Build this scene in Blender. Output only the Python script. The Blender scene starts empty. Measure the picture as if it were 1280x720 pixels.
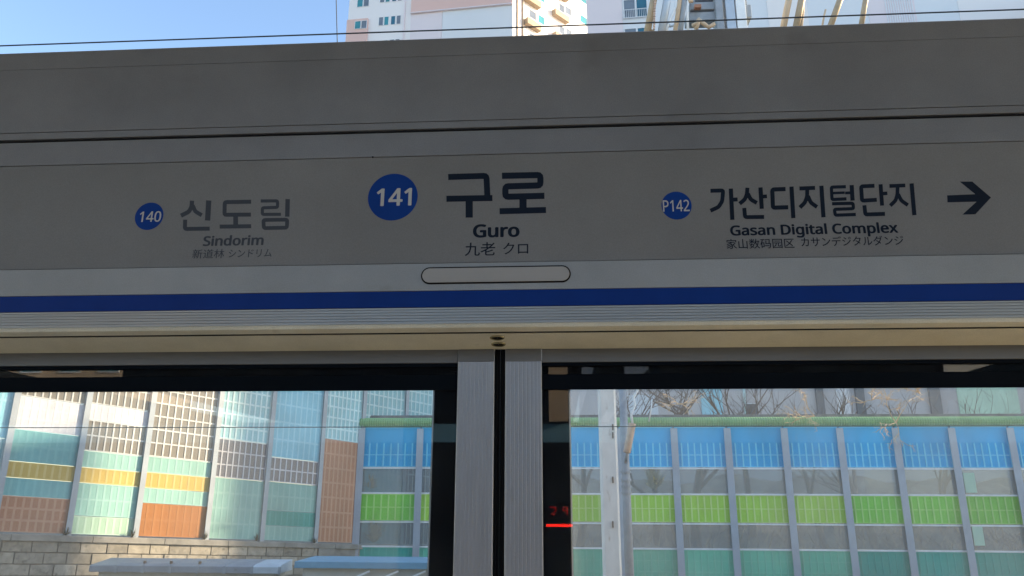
import bpy, bmesh, math, random
from mathutils import Vector, Matrix
random.seed(7)
SC = bpy.context.scene
COL = SC.collection
RAD = math.radians

# ---------------------------------------------------------------- camera
CAM = Vector((0.0, -2.4, 1.6))
FPX = 900.0
PITCH, YAW, ROLL = RAD(15.6), RAD(-3.63), RAD(0.2)
FW = Vector((math.sin(YAW)*math.cos(PITCH), math.cos(YAW)*math.cos(PITCH), math.sin(PITCH)))
_rt = Vector((math.cos(YAW), -math.sin(YAW), 0.0))
_up = _rt.cross(FW)
RT = math.cos(ROLL)*_rt + math.sin(ROLL)*_up
UP = -math.sin(ROLL)*_rt + math.cos(ROLL)*_up
cd = bpy.data.cameras.new('camera')
cd.sensor_width = 36.0
cd.lens = 36.0*FPX/1280.0
cd.clip_start = 0.05
cd.clip_end = 3000
cam = bpy.data.objects.new('camera', cd)
COL.objects.link(cam)
cam.matrix_world = Matrix(((RT.x, UP.x, -FW.x, CAM.x), (RT.y, UP.y, -FW.y, CAM.y), (RT.z, UP.z, -FW.z, CAM.z), (0, 0, 0, 1)))
SC.camera = cam

# ---------------------------------------------------------------- daylight
SUN_EL = RAD(20)
SUN_DIR2 = Vector((0.975, 0.222))            # towards the sun, seen from above
SUN_DIR2.normalize()
sund = Vector((SUN_DIR2.x*math.cos(SUN_EL), SUN_DIR2.y*math.cos(SUN_EL), math.sin(SUN_EL)))
wd = bpy.data.worlds.new('World')
SC.world = wd
wd.use_nodes = True
nt = wd.node_tree
bg = nt.nodes['Background']
sky = nt.nodes.new('ShaderNodeTexSky')
sky.sky_type = 'NISHITA'
sky.sun_disc = False
sky.sun_elevation = SUN_EL
sky.sun_rotation = math.atan2(SUN_DIR2.x, SUN_DIR2.y)
sky.altitude = 50
sky.air_density = 1.0
sky.dust_density = 0.6
sky.ozone_density = 1.5
nt.links.new(sky.outputs[0], bg.inputs[0])
bg.inputs[1].default_value = 0.12
sl = bpy.data.lights.new('sun', 'SUN')
sl.energy = 3.2
sl.angle = RAD(0.53)
sl.color = (1.0, 0.80, 0.54)
so = bpy.data.objects.new('sun', sl)
COL.objects.link(so)
so.rotation_euler = sund.to_track_quat('Z', 'Y').to_euler()
so.location = (30, 0, 40)
SC.view_settings.view_transform = 'Standard'
SC.view_settings.look = 'None'
SC.view_settings.exposure = 1.8
SC.view_settings.gamma = 1.0
SC.cycles.max_bounces = 12
SC.cycles.diffuse_bounces = 5
SC.cycles.transparent_max_bounces = 24
SC.cycles.glossy_bounces = 4
SC.cycles.sample_clamp_indirect = 6
SC.cycles.use_denoising = True

# ---------------------------------------------------------------- helpers
def ray(px, py):
    return RT*(px-640.0) + UP*(360.0-py) + FW*FPX

def W(px, py, Y):
    d = ray(px, py)
    return CAM + d*((Y-CAM.y)/d.y)

def WP(px, py, P, n):
    d = ray(px, py)
    return CAM + d*((P-CAM).dot(n)/d.dot(n))

def hz(py, Y, px=640):
    return W(px, py, Y).z

def mat(name, c, rough=0.6, metal=0.0, var=0.12, vs=3.0, bump=0.0, bs=40.0, stretch=(1, 1, 1), stain=None, stains=0.0, spec=0.5, fine=0.0, objvar=0.0):
    m = bpy.data.materials.new(name)
    m.use_nodes = True
    t = m.node_tree
    b = t.nodes['Principled BSDF']
    b.inputs['Roughness'].default_value = rough
    b.inputs['Metallic'].default_value = metal
    b.inputs['Specular IOR Level'].default_value = spec
    tc = t.nodes.new('ShaderNodeTexCoord')
    mp = t.nodes.new('ShaderNodeMapping')
    mp.inputs['Scale'].default_value = stretch
    t.links.new(tc.outputs['Object'], mp.inputs[0])
    n = t.nodes.new('ShaderNodeTexNoise')
    n.inputs['Scale'].default_value = vs
    n.inputs['Detail'].default_value = 6
    n.inputs['Roughness'].default_value = 0.65
    t.links.new(mp.outputs[0], n.inputs['Vector'])
    cr = t.nodes.new('ShaderNodeValToRGB')
    cr.color_ramp.elements[0].position = 0.3
    cr.color_ramp.elements[1].position = 0.7
    cr.color_ramp.elements[0].color = [max(0, x*(1-var)) for x in c] + [1]
    cr.color_ramp.elements[1].color = [min(1, x*(1+var)) for x in c] + [1]
    t.links.new(n.outputs[0], cr.inputs[0])
    last = cr.outputs[0]
    if objvar > 0:
        oi = t.nodes.new('ShaderNodeObjectInfo')
        ro = t.nodes.new('ShaderNodeMapRange')
        ro.inputs[3].default_value = 1-objvar
        ro.inputs[4].default_value = 1+objvar
        t.links.new(oi.outputs['Random'], ro.inputs[0])
        mo = t.nodes.new('ShaderNodeVectorMath')
        mo.operation = 'SCALE'
        t.links.new(last, mo.inputs[0])
        t.links.new(ro.outputs[0], mo.inputs['Scale'])
        last = mo.outputs[0]
    if fine > 0:
        n3 = t.nodes.new('ShaderNodeTexNoise')
        n3.inputs['Scale'].default_value = 260
        n3.inputs['Detail'].default_value = 2
        t.links.new(tc.outputs['Object'], n3.inputs['Vector'])
        r3 = t.nodes.new('ShaderNodeMapRange')
        r3.inputs[1].default_value = 0.3
        r3.inputs[2].default_value = 0.7
        r3.inputs[3].default_value = 1-fine
        r3.inputs[4].default_value = 1+fine
        t.links.new(n3.outputs[0], r3.inputs[0])
        mm = t.nodes.new('ShaderNodeVectorMath')
        mm.operation = 'SCALE'
        t.links.new(last, mm.inputs[0])
        t.links.new(r3.outputs[0], mm.inputs['Scale'])
        last = mm.outputs[0]
    if stain:
        n2 = t.nodes.new('ShaderNodeTexNoise')
        n2.inputs['Scale'].default_value = vs*1.7
        n2.inputs['Detail'].default_value = 8
        t.links.new(mp.outputs[0], n2.inputs['Vector'])
        r2 = t.nodes.new('ShaderNodeValToRGB')
        r2.color_ramp.elements[0].position = 0.72-0.3*stains
        r2.color_ramp.elements[1].position = 0.82-0.2*stains
        t.links.new(n2.outputs[0], r2.inputs[0])
        mx = t.nodes.new('ShaderNodeMixRGB')
        mx.inputs[2].default_value = list(stain)+[1]
        t.links.new(r2.outputs[0], mx.inputs[0])
        t.links.new(last, mx.inputs[1])
        last = mx.outputs[0]
    t.links.new(last, b.inputs['Base Color'])
    if bump > 0:
        nb = t.nodes.new('ShaderNodeTexNoise')
        nb.inputs['Scale'].default_value = bs
        nb.inputs['Detail'].default_value = 4
        t.links.new(mp.outputs[0], nb.inputs['Vector'])
        bp = t.nodes.new('ShaderNodeBump')
        bp.inputs['Strength'].default_value = bump
        bp.inputs['Distance'].default_value = 0.01
        t.links.new(nb.outputs[0], bp.inputs['Height'])
        t.links.new(bp.outputs[0], b.inputs['Normal'])
    return m

def glass_mat(name, tint=(1, 1, 1), ior=1.5, haze=0.0, hazecol=(0.8, 0.8, 0.8), body=0.0, bodycol=(0.3, 0.3, 0.3)):
    m = bpy.data.materials.new(name)
    m.use_nodes = True
    t = m.node_tree
    for n in list(t.nodes):
        t.nodes.remove(n)
    out = t.nodes.new('ShaderNodeOutputMaterial')
    tr = t.nodes.new('ShaderNodeBsdfTransparent')
    tr.inputs[0].default_value = list(tint)+[1]
    gl = t.nodes.new('ShaderNodeBsdfGlossy')
    gl.inputs['Roughness'].default_value = 0.0
    gl.inputs['Color'].default_value = (1, 1, 1, 1)
    fr = t.nodes.new('ShaderNodeFresnel')
    fr.inputs[0].default_value = ior
    last = tr.outputs[0]
    if haze > 0:
        tl = t.nodes.new('ShaderNodeBsdfTranslucent')
        tl.inputs[0].default_value = list(hazecol)+[1]
        tc = t.nodes.new('ShaderNodeTexCoord')
        n = t.nodes.new('ShaderNodeTexNoise')
        n.inputs['Scale'].default_value = 2.5
        n.inputs['Detail'].default_value = 7
        t.links.new(tc.outputs['Object'], n.inputs['Vector'])
        mr = t.nodes.new('ShaderNodeMapRange')
        mr.inputs[1].default_value = 0.3
        mr.inputs[2].default_value = 0.7
        mr.inputs[3].default_value = haze*0.45
        mr.inputs[4].default_value = haze*1.8
        t.links.new(n.outputs[0], mr.inputs[0])
        mx = t.nodes.new('ShaderNodeMixShader')
        t.links.new(mr.outputs[0], mx.inputs[0])
        t.links.new(last, mx.inputs[1])
        t.links.new(tl.outputs[0], mx.inputs[2])
        last = mx.outputs[0]
    if body > 0:
        df = t.nodes.new('ShaderNodeBsdfDiffuse')
        df.inputs[0].default_value = list(bodycol)+[1]
        mb = t.nodes.new('ShaderNodeMixShader')
        mb.inputs[0].default_value = body
        t.links.new(last, mb.inputs[1])
        t.links.new(df.outputs[0], mb.inputs[2])
        last = mb.outputs[0]
    mf = t.nodes.new('ShaderNodeMixShader')
    t.links.new(fr.outputs[0], mf.inputs[0])
    t.links.new(last, mf.inputs[1])
    t.links.new(gl.outputs[0], mf.inputs[2])
    t.links.new(mf.outputs[0], out.inputs[0])
    return m

class MB:
    """collects shapes, then links them as ONE mesh object"""
    def __init__(self):
        self.v = []
        self.f = []
        self.mi = []
    def add(self, vs, fs, mi=0):
        k = len(self.v)
        self.v += [tuple(p) for p in vs]
        self.f += [tuple(i+k for i in f) for f in fs]
        self.mi += [mi]*len(fs)
        return self
    def box(self, x0, x1, y0, y1, z0, z1, mi=0):
        vs = [(x0, y0, z0), (x1, y0, z0), (x1, y1, z0), (x0, y1, z0), (x0, y0, z1), (x1, y0, z1), (x1, y1, z1), (x0, y1, z1)]
        return self.add(vs, [(0, 3, 2, 1), (4, 5, 6, 7), (0, 1, 5, 4), (1, 2, 6, 5), (2, 3, 7, 6), (3, 0, 4, 7)], mi)
    def slab(self, q, off, mi=0):
        """quad q (a,b,c,d counter-clockwise seen from the front) pushed back by off"""
        vs = list(q) + [p+off for p in q]
        return self.add(vs, [(0, 1, 2, 3), (7, 6, 5, 4), (4, 5, 1, 0), (5, 6, 2, 1), (6, 7, 3, 2), (7, 4, 0, 3)], mi)
    def tube(self, pts, r, n=8, mi=0, caps=True):
        pts = [Vector(p) for p in pts]
        rs = r if isinstance(r, (list, tuple)) else [r]*len(pts)
        base = len(self.v)
        a = None
        for i, p in enumerate(pts):
            d = (pts[min(i+1, len(pts)-1)] - pts[max(i-1, 0)])
            if d.length < 1e-9:
                d = Vector((0, 0, 1))
            d.normalize()
            if a is None:
                a = d.orthogonal().normalized()
            else:
                a = (a - d*a.dot(d)).normalized()
            b = d.cross(a)
            for k in range(n):
                t = 2*math.pi*k/n
                self.v.append(tuple(p + (a*math.cos(t)+b*math.sin(t))*rs[i]))
        for i in range(len(pts)-1):
            for k in range(n):
                k2 = (k+1) % n
                self.f.append((base+i*n+k, base+i*n+k2, base+(i+1)*n+k2, base+(i+1)*n+k))
                self.mi.append(mi)
        if caps:
            self.f.append(tuple(base+k for k in range(n))[::-1])
            self.mi.append(mi)
            self.f.append(tuple(base+(len(pts)-1)*n+k for k in range(n)))
            self.mi.append(mi)
        return self
    def prof(self, pr, axis, a0, a1, mi=0):
        """closed profile extruded: axis 'x' takes (y,z) pairs, axis 'z' takes (x,y) pairs"""
        n = len(pr)
        if axis == 'x':
            vs = [(a0, p[0], p[1]) for p in pr] + [(a1, p[0], p[1]) for p in pr]
        else:
            vs = [(p[0], p[1], a0) for p in pr] + [(p[0], p[1], a1) for p in pr]
        fs = [(i, (i+1) % n, (i+1) % n+n, i+n) for i in range(n)]
        fs += [tuple(range(n))[::-1], tuple(range(n, 2*n))]
        return self.add(vs, fs, mi)
    def build(self, name, mats, parent=None, smooth=False, bevel=0.0, fix=True):
        me = bpy.data.meshes.new(name)
        me.from_pydata(self.v, [], self.f)
        if not isinstance(mats, (list, tuple)):
            mats = [mats]
        for m in mats:
            me.materials.append(m)
        me.polygons.foreach_set('material_index', self.mi)
        if fix:
            bm = bmesh.new()
            bm.from_mesh(me)
            bmesh.ops.recalc_face_normals(bm, faces=bm.faces)
            bm.to_mesh(me)
            bm.free()
        if smooth:
            me.polygons.foreach_set('use_smooth', [True]*len(me.polygons))
        me.update()
        o = bpy.data.objects.new(name, me)
        COL.objects.link(o)
        if parent:
            o.parent = parent
        if bevel > 0:
            b = o.modifiers.new('bevel', 'BEVEL')
            b.width = bevel
            b.segments = 2
            b.limit_method = 'ANGLE'
        return o

def tag(o, label=None, cat=None, group=None, kind=None):
    if label: o['label'] = label
    if cat: o['category'] = cat
    if group: o['group'] = group
    if kind: o['kind'] = kind
    return o

def empty(name, label, cat, group=None):
    o = bpy.data.objects.new(name, None)
    o.empty_display_size = 0.1
    COL.objects.link(o)
    return tag(o, label, cat, group)

def bil(q, u, v):
    return (q[0]*(1-u)+q[1]*u)*(1-v) + (q[3]*(1-u)+q[2]*u)*v

# ---------------------------------------------------------------- materials
M = {}
M['head_upper'] = mat('head_upper', (0.30, 0.305, 0.34), 0.42, 0.35, 0.15, 1.6, 0.06, 300, fine=0.09, stain=(0.24, 0.24, 0.26), stains=0.22)
M['head_sign'] = mat('head_sign', (0.262, 0.262, 0.28), 0.50, 0.0, 0.11, 1.5, 0.04, 300, fine=0.07, stain=(0.24, 0.23, 0.22), stains=0.12)
M['head_band'] = mat('head_band', (0.41, 0.425, 0.46), 0.45, 0.2, 0.10, 2.5, 0.04, 300, fine=0.07, stain=(0.33, 0.33, 0.34), stains=0.22)
M['stripe'] = mat('stripe', (0.004, 0.042, 0.29), 0.4, 0.0, 0.10, 5, spec=0.15)
M['ribbed'] = mat('ribbed', (0.46, 0.46, 0.47), 0.38, 0.5, 0.08, 6, stretch=(.3, 3, 3))
M['soffit'] = mat('soffit', (0.80, 0.76, 0.66), 0.45, 0.1, 0.10, 4, 0.03, 80, fine=0.06, stain=(0.5, 0.47, 0.4), stains=0.2)
M['transom'] = mat('transom', (0.19, 0.19, 0.20), 0.5, 0.3, 0.08, 4, stretch=(.5, 4, 4))
M['stile'] = mat('stile', (0.41, 0.42, 0.475), 0.40, 0.4, 0.07, 5, 0.03, 60, stretch=(5, 1, .7), fine=0.05, stain=(0.3, 0.3, 0.33), stains=0.12)
M['gap'] = mat('gap', (0.012, 0.012, 0.014), 0.9)
M['rubber'] = mat('rubber', (0.010, 0.010, 0.012), 0.65, spec=0.15)
M['frit'] = mat('frit', (0.003, 0.006, 0.013), 0.6, spec=0.05)
M['matte'] = mat('matte', (0.004, 0.007, 0.013), 0.75, spec=0.08)
M['bead'] = mat('bead', (0.65, 0.66, 0.68), 0.4, 0.3)
M['text_black'] = mat('text_black', (0.010, 0.018, 0.040), 0.5, spec=0.15)
M['text_grey'] = mat('text_grey', (0.075, 0.086, 0.115), 0.5, spec=0.2)
M['badge'] = mat('badge', (0.006, 0.055, 0.33), 0.5, spec=0.15)
M['badge_digits'] = mat('badge_digits', (0.62, 0.63, 0.65), 0.5)
M['lamp_cover'] = mat('lamp_cover', (0.47, 0.465, 0.49), 0.5, 0.0, 0.05)
M['brass'] = mat('brass', (0.50, 0.46, 0.30), 0.25, 0.6)
M['glass'] = glass_mat('door_glass', (0.985, 0.99, 0.985), 1.5, 0.058, (0.85, 0.85, 0.82))
M['bounce_yellow'] = mat('bounce_yellow', (0.80, 0.66, 0.32), 0.6, 0, 0.12, 6)
M['platform'] = mat('platform', (0.56, 0.49, 0.38), 0.75, 0, 0.15, 2, 0.2, 30)
M['canopy'] = mat('canopy', (0.35, 0.36, 0.37), 0.7)
M['ballast'] = mat('ballast', (0.20, 0.17, 0.14), 0.95, 0, 0.4, 25, 1.0, 25)
M['ground'] = mat('ground', (0.20, 0.18, 0.14), 0.95, 0, 0.3, 0.4, 0.6, 6)
M['slope'] = mat('slope', (0.34, 0.27, 0.20), 0.95, 0, 0.45, 1.6, 0.8, 8)
M['steel'] = mat('steel', (0.38, 0.42, 0.47), 0.5, 0.3, 0.10, 3)
M['rail'] = mat('rail', (0.22, 0.17, 0.13), 0.5, 0.7)
M['coping'] = mat('coping', (0.27, 0.255, 0.225), 0.9, 0, 0.28, 2.5, 0.5, 20, stain=(0.16, 0.15, 0.13), stains=0.25)
M['stone1'] = mat('stone1', (0.33, 0.295, 0.235), 0.9, 0, 0.30, 5, 0.7, 14, stain=(0.16, 0.145, 0.12), stains=0.45, objvar=.12)
M['stone2'] = mat('stone2', (0.27, 0.245, 0.20), 0.9, 0, 0.30, 5, 0.7, 14, stain=(0.15, 0.135, 0.11), stains=0.5, objvar=.12)
M['stone3'] = mat('stone3', (0.39, 0.355, 0.29), 0.9, 0, 0.30, 5, 0.7, 14, stain=(0.17, 0.155, 0.13), stains=0.4, objvar=.12)
M['mortar'] = mat('mortar', (0.16, 0.15, 0.13), 0.95)
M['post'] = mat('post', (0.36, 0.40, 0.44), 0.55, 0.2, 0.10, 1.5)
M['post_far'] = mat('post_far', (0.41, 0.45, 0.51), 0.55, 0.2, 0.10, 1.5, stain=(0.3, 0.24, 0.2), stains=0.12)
def pm(n, c, r=0.55, var=0.10):
    M[n] = mat(n, c, r, 0, var*1.3, 1.3, 0, stretch=(1, 1, 0.5), stain=[x*0.65+0.06 for x in c], stains=0.16, objvar=0.09)
pm('white', (0.52, 0.52, 0.56)); pm('white_rib', (0.57, 0.57, 0.60))
pm('teal', (0.17, 0.42, 0.43)); pm('teal_rib', (0.20, 0.46, 0.47))
pm('mint', (0.26, 0.48, 0.42)); pm('mint_rib', (0.33, 0.55, 0.49))
pm('mint2', (0.38, 0.56, 0.42)); pm('mint2_rib', (0.50, 0.68, 0.53))
pm('yellow', (0.52, 0.37, 0.09)); pm('yellow_rib', (0.60, 0.46, 0.17))
pm('orange', (0.31, 0.115, 0.022)); pm('orange_rib', (0.35, 0.14, 0.035))
pm('brown', (0.44, 0.21, 0.12)); pm('brown_rib', (0.55, 0.31, 0.20))
pm('dteal', (0.05, 0.32, 0.27)); pm('dteal_rib', (0.08, 0.38, 0.33))
pm('lblue', (0.24, 0.54, 0.66)); pm('lblue_rib', (0.36, 0.65, 0.75))
pm('pteal', (0.30, 0.52, 0.55)); pm('pteal_rib', (0.58, 0.74, 0.74))
pm('cell', (0.20, 0.18, 0.15), 0.3); pm('cell_bar', (0.58, 0.58, 0.56))
pm('cellb', (0.15, 0.15, 0.17), 0.3); pm('cellb_bar', (0.60, 0.60, 0.63))  # cooler, darker lattice copy, painted for the bays that lie in shade
pm('blue', (0.02, 0.42, 0.78)); pm('blue_rib', (0.20, 0.70, 0.95))
pm('bluetop', (0.07, 0.38, 0.64))
pm('green', (0.22, 0.62, 0.08)); pm('green_rib', (0.42, 0.74, 0.22))
pm('lime', (0.40, 0.70, 0.08)); pm('lime_rib', (0.60, 0.80, 0.26))
pm('jade', (0.13, 0.55, 0.37)); pm('jade_rib', (0.20, 0.60, 0.44))
pm('tealg', (0.02, 0.38, 0.30)); pm('tealg_rib', (0.05, 0.43, 0.36))
M['acrylic'] = glass_mat('acrylic', (0.93, 0.96, 0.95), 1.45, 0.0, body=0.27, bodycol=(0.60, 0.64, 0.64))
M['alu'] = mat('alu', (0.86, 0.88, 0.88), 0.45, 0.0)
M['pipe'] = mat('pipe', (0.27, 0.46, 0.22), 0.6, 0, 0.15, 2, stain=(0.35, 0.5, 0.3), stains=0.2)
M['capgrey'] = mat('capgrey', (0.22, 0.21, 0.22), 0.8, 0, 0.3, 6)
M['bld_white'] = mat('bld_white', (0.80, 0.76, 0.76), 0.85, 0, 0.03, 0.05)
M['bld_pale'] = mat('bld_pale', (0.70, 0.72, 0.76), 0.85, 0, 0.03, 0.05)
M['bld_lav'] = mat('bld_lav', (0.74, 0.66, 0.69), 0.85, 0, 0.03, 0.05)
M['bld_pink'] = mat('bld_pink', (0.72, 0.49, 0.44), 0.85, 0, 0.04, 0.05)
M['bld_lit'] = mat('bld_lit', (0.78, 0.74, 0.66), 0.85, 0, 0.03, 0.05)
M['bld_grey'] = mat('bld_grey', (0.56, 0.52, 0.52), 0.9, 0, 0.12, 0.3, stretch=(1, 1, .3))
M['win'] = mat('win', (0.02, 0.12, 0.18), 0.08, 0, 0.3, 0.3, spec=0.9)
M['win_grey'] = mat('win_grey', (0.16, 0.19, 0.23), 0.12, 0, 0.3, 0.3, spec=0.8)
M['win_teal'] = mat('win_teal', (0.04, 0.24, 0.28), 0.1, 0, 0.3, 0.3, spec=0.8)
M['wframe'] = mat('wframe', (0.75, 0.76, 0.78), 0.5)
M['acbox'] = mat('acbox', (0.42, 0.32, 0.22), 0.7)
M['conc_white'] = mat('conc_white', (0.84, 0.81, 0.75), 0.8, 0, 0.10, 4, 0.3, 30, stretch=(1, 1, .5), stain=(0.40, 0.27, 0.16), stains=0.34)
M['pole_grey'] = mat('pole_grey', (0.34, 0.37, 0.40), 0.7, 0.2, 0.15, 6)
M['porcelain'] = mat('porcelain', (0.62, 0.43, 0.31), 0.35, 0, 0.2, 10)
M['tan'] = mat('tan', (0.46, 0.36, 0.24), 0.6, 0.2, 0.15, 4)
M['lightsteel'] = mat('lightsteel', (0.50, 0.56, 0.62), 0.5, 0.3, 0.08, 3)
M['wire'] = mat('wire', (0.03, 0.035, 0.04), 0.6, 0.3)
M['bark'] = mat('bark', (0.24, 0.18, 0.15), 0.9, 0, 0.3, 10)
M['twig'] = mat('twig', (0.74, 0.52, 0.33), 0.8, 0, 0.2, 10)  # tan raised to look sunlit, since the twigs lie in shade
M['dry_yellow'] = mat('dry_yellow', (0.70, 0.56, 0.24), 0.8, 0, 0.25, 12)
M['weed'] = mat('weed', (0.08, 0.08, 0.05), 0.9)
M['shed_grey'] = mat('shed_grey', (0.30, 0.32, 0.35), 0.6, 0.1, 0.15, 3, stain=(0.2, 0.19, 0.18), stains=0.1)
M['shed_lid'] = mat('shed_lid', (0.52, 0.58, 0.62), 0.6)
M['shed_blue'] = mat('shed_blue', (0.16, 0.36, 0.50), 0.5)
M['shed_wall'] = mat('shed_wall', (0.52, 0.52, 0.47), 0.8)
M['screen'] = mat('screen', (0.006, 0.007, 0.008), 0.8, spec=0.05)
M['cream'] = mat('cream', (0.62, 0.47, 0.32), 0.8, 0, 0.15, 1)
led = bpy.data.materials.new('led_red')
led.use_nodes = True
lb = led.node_tree.nodes['Principled BSDF']
lb.inputs['Base Color'].default_value = (0.3, 0.01, 0.01, 1)
lb.inputs['Emission Color'].default_value = (1, 0.02, 0.01, 1)
lb.inputs['Emission Strength'].default_value = 4
M['led'] = led
ledd = led.copy(); ledd.name = 'led_dim'
ledd.node_tree.nodes['Principled BSDF'].inputs['Emission Strength'].default_value = 0.6
M['led_dim'] = ledd

# ================================================================ SETTING
tag(MB().box(-400, 400, -400, 900, -1.8, -1.52).build('ground', M['ground']), kind='structure')
tag(MB().box(-80, 80, 0.75, 18.5, -1.52, -1.12).build('track_bed', M['ballast']), kind='structure')
tag(MB().box(-60, 60, -7.0, 0.62, -1.5, 0.0).build('platform', M['platform']), kind='structure')
tag(MB().box(-80, 80, -15.5, -7.4, -1.52, -1.12).build('near_track_bed', M['ballast']), kind='structure')
tag(MB().box(-60, 60, -26.0, -15.7, -1.5, 0.0).build('opposite_platform', M['platform']), kind='structure')
for k, y in enumerate((2.0, 3.435, 6.2, 7.635, -9.6, -11.035)):
    r = MB().prof([(y-.07, -1.12), (y+.07, -1.12), (y+.02, -1.09), (y+.02, -1.0), (y+.035, -0.96), (y-.035, -0.96), (y-.02, -1.0), (y-.02, -1.09)], 'x', -60, 60).build('rail', M['rail'])
    tag(r, 'steel running rail on the ballast beyond the platform screen doors', 'rail', 'running rails', 'structure')
# scrub slope behind the far noise barrier
sl_ = MB()
nx, ny = 60, 10
def slz(x, y):
    t = (y-24.6)/14.0
    return -1.5 + 3.6*min(1, max(0, t)) + 0.25*math.sin(x*1.3+y)+0.2*math.sin(x*.37+1.2*y)
for j in range(ny):
    for i in range(nx):
        x0, x1 = -8+i*1.0, -7+i*1.0
        y0, y1 = 24.6+j*1.5, 26.1+j*1.5
        sl_.add([(x0, y0, slz(x0, y0)), (x1, y0, slz(x1, y0)), (x1, y1, slz(x1, y1)), (x0, y1, slz(x0, y1))], [(0, 1, 2, 3)])
tag(sl_.build('embankment', M['slope'], smooth=True, fix=False), kind='structure')
# dry scrub on the slope
sc_ = MB()
rs = random.Random(3)
for k in range(9000):
    x, y = rs.uniform(-7, 30), rs.uniform(24.9, 33)
    z = slz(x, y)
    a = rs.uniform(0, 6.28); h = rs.uniform(.3, 1.3)
    d = Vector((math.cos(a)*.9, math.sin(a)*.6, rs.uniform(.3, 1)))*h
    w = Vector((math.sin(a), -math.cos(a), 0))*rs.uniform(.008, .03)
    p = Vector((x, y, z-.05))
    sc_.add([p-w, p+w, p+d], [(0, 1, 2)], rs.choice((0, 0, 1)))
tag(sc_.build('dry_scrub', [M['twig'], M['bark']], fix=False), 'dry brown scrub on the slope behind the clear barrier panes', 'scrub', kind='stuff')

for i in range(-14, 15):
    tag(MB().box(i*.9+.003, i*.9+.897, -0.95, -0.08, 0.0005, 0.008).build('bounce_tile', M['bounce_yellow'], bevel=.002), kind='structure')  # unseen yellow tiles added to bounce warm light up to the soffit
# canopy over the platform (above the frame)
cn = empty('platform_canopy', 'grey canopy roof over the platform the photograph is taken from', 'canopy')
MB().box(-40, 40, -6.6, 0.35, 4.60, 4.72).build('roof', M['canopy'], cn)
for x in (-32, -24, -16, -8, 8, 16, 24, 32):
    MB().tube([(x, -4.6, 0.0), (x, -4.6, 4.60)], 0.12, 12).build('column', M['canopy'], cn, smooth=True)

# ================================================================ PLATFORM SCREEN DOOR HEADER
XL, XR = -14.0, 14.0
hd = empty('screen_door_header', 'long grey metal header box over the platform doors, with station lettering and a blue stripe', 'screen door header')
Z = lambda py: hz(py, 0.0)
YD = 0.22
zt = Z(44.2)
MB().box(XL, XR, 0.021, 0.34, Z(410), zt-0.02).build('core', M['gap'], hd)
g = 0.0010
def hpanel(name, m, p0, p1, y0=0.0, tk=0.02, b=0.0015):
    return MB().box(XL, XR, y0, y0+tk, Z(p1)+g/2, Z(p0)-g/2).build(name, m, hd, bevel=b)
MB().prof([(0.02, Z(67)+.001), (0.001, Z(67)+.001), (0.0, Z(67)+.003), (0.0, zt-.004), (0.004, zt), (0.36, zt+.004), (0.36, zt-0.012), (0.05, zt-.014)], 'x', XL, XR).build('top_flashing', M['head_upper'], hd)
hpanel('upper_panel', M['head_upper'], 67.0, 148.9)
hpanel('hinge_strip', M['head_upper'], 149.3, 158.0)
hpanel('middle_strip', M['head_upper'], 161.8, 192.0)
hpanel('sign_panel', M['head_sign'], 192.3, 327.6, 0.001)
hpanel('lower_band', M['head_band'], 327.9, 362.6, -0.004, 0.026)
hpanel('blue_stripe', M['stripe'], 362.8, 383.2, -0.005, 0.026, 0.0005)
pr = []
zr1, zr0 = Z(383.6), Z(405)
nr = 6
for k in range(nr):
    a = zr1-(zr1-zr0)*k/nr
    b = zr1-(zr1-zr0)*(k+1)/nr
    h = (a-b)
    pr += [(-0.007, a-.12*h), (-0.007, a-.68*h), (-0.003, a-.76*h), (-0.003, a-.98*h)]
pr += [(-0.004, Z(405)), (0.02, Z(405)), (0.02, zr1)]
MB().prof(pr, 'x', XL, XR).build('ribbed_trim', M['ribbed'], hd)
zf = Z(411.5)
MB().prof([(-0.005, Z(405.4)), (-0.002, Z(409)), (0.012, zf+.004), (0.040, zf), (0.040, zf+.03), (0.0, zf+.03)], 'x', XL, XR).build('lower_lip', M['soffit'], hd)
zs0 = zf+0.003
zs1 = hz(436.5, YD-0.002)
MB().prof([(0.084, zs0), (YD-0.002, zs1), (YD-0.002, zs1+.05), (0.084, zs0+.02)], 'x', XL, XR).build('soffit', M['soffit'], hd)
# pill-shaped lamp recess
def pill(x0, x1, z0, z1, n=14):
    r = (z1-z0)/2; zc = (z0+z1)/2
    P = []
    for k in range(n+1):
        t = -math.pi/2+math.pi*k/n
        P.append((x1-r+r*math.cos(t), zc+r*math.sin(t)))
    for k in range(n+1):
        t = math.pi/2+math.pi*k/n
        P.append((x0+r+r*math.cos(t), zc+r*math.sin(t)))
    return P
pa, pb = W(526.5, 345, -.004), W(713.5, 343, -.004)
zc = (Z(343.8)); hh = (Z(333.3)-Z(354.3))/2
def flat(pts, y0, y1, name, m, parent, bevel=0):
    n = len(pts)
    vs = [(p[0], y0, p[1]) for p in pts]+[(p[0], y1, p[1]) for p in pts]
    fs = [tuple(range(n)), tuple(range(n, 2*n))[::-1]] + [(i, (i+1) % n, (i+1) % n+n, i+n) for i in range(n)]
    return MB().add(vs, fs).build(name, m, parent, bevel=bevel)
lamp = flat(pill(pa.x, pb.x, zc-hh, zc+hh), -0.0075, -0.0041, 'door_lamp', M['rubber'], hd)
flat(pill(pa.x+.0045, pb.x-.0045, zc-hh+.0045, zc+hh-.0045), -0.0115, -0.0076, 'lamp_cover', M['lamp_cover'], lamp, bevel=0.002)
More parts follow.
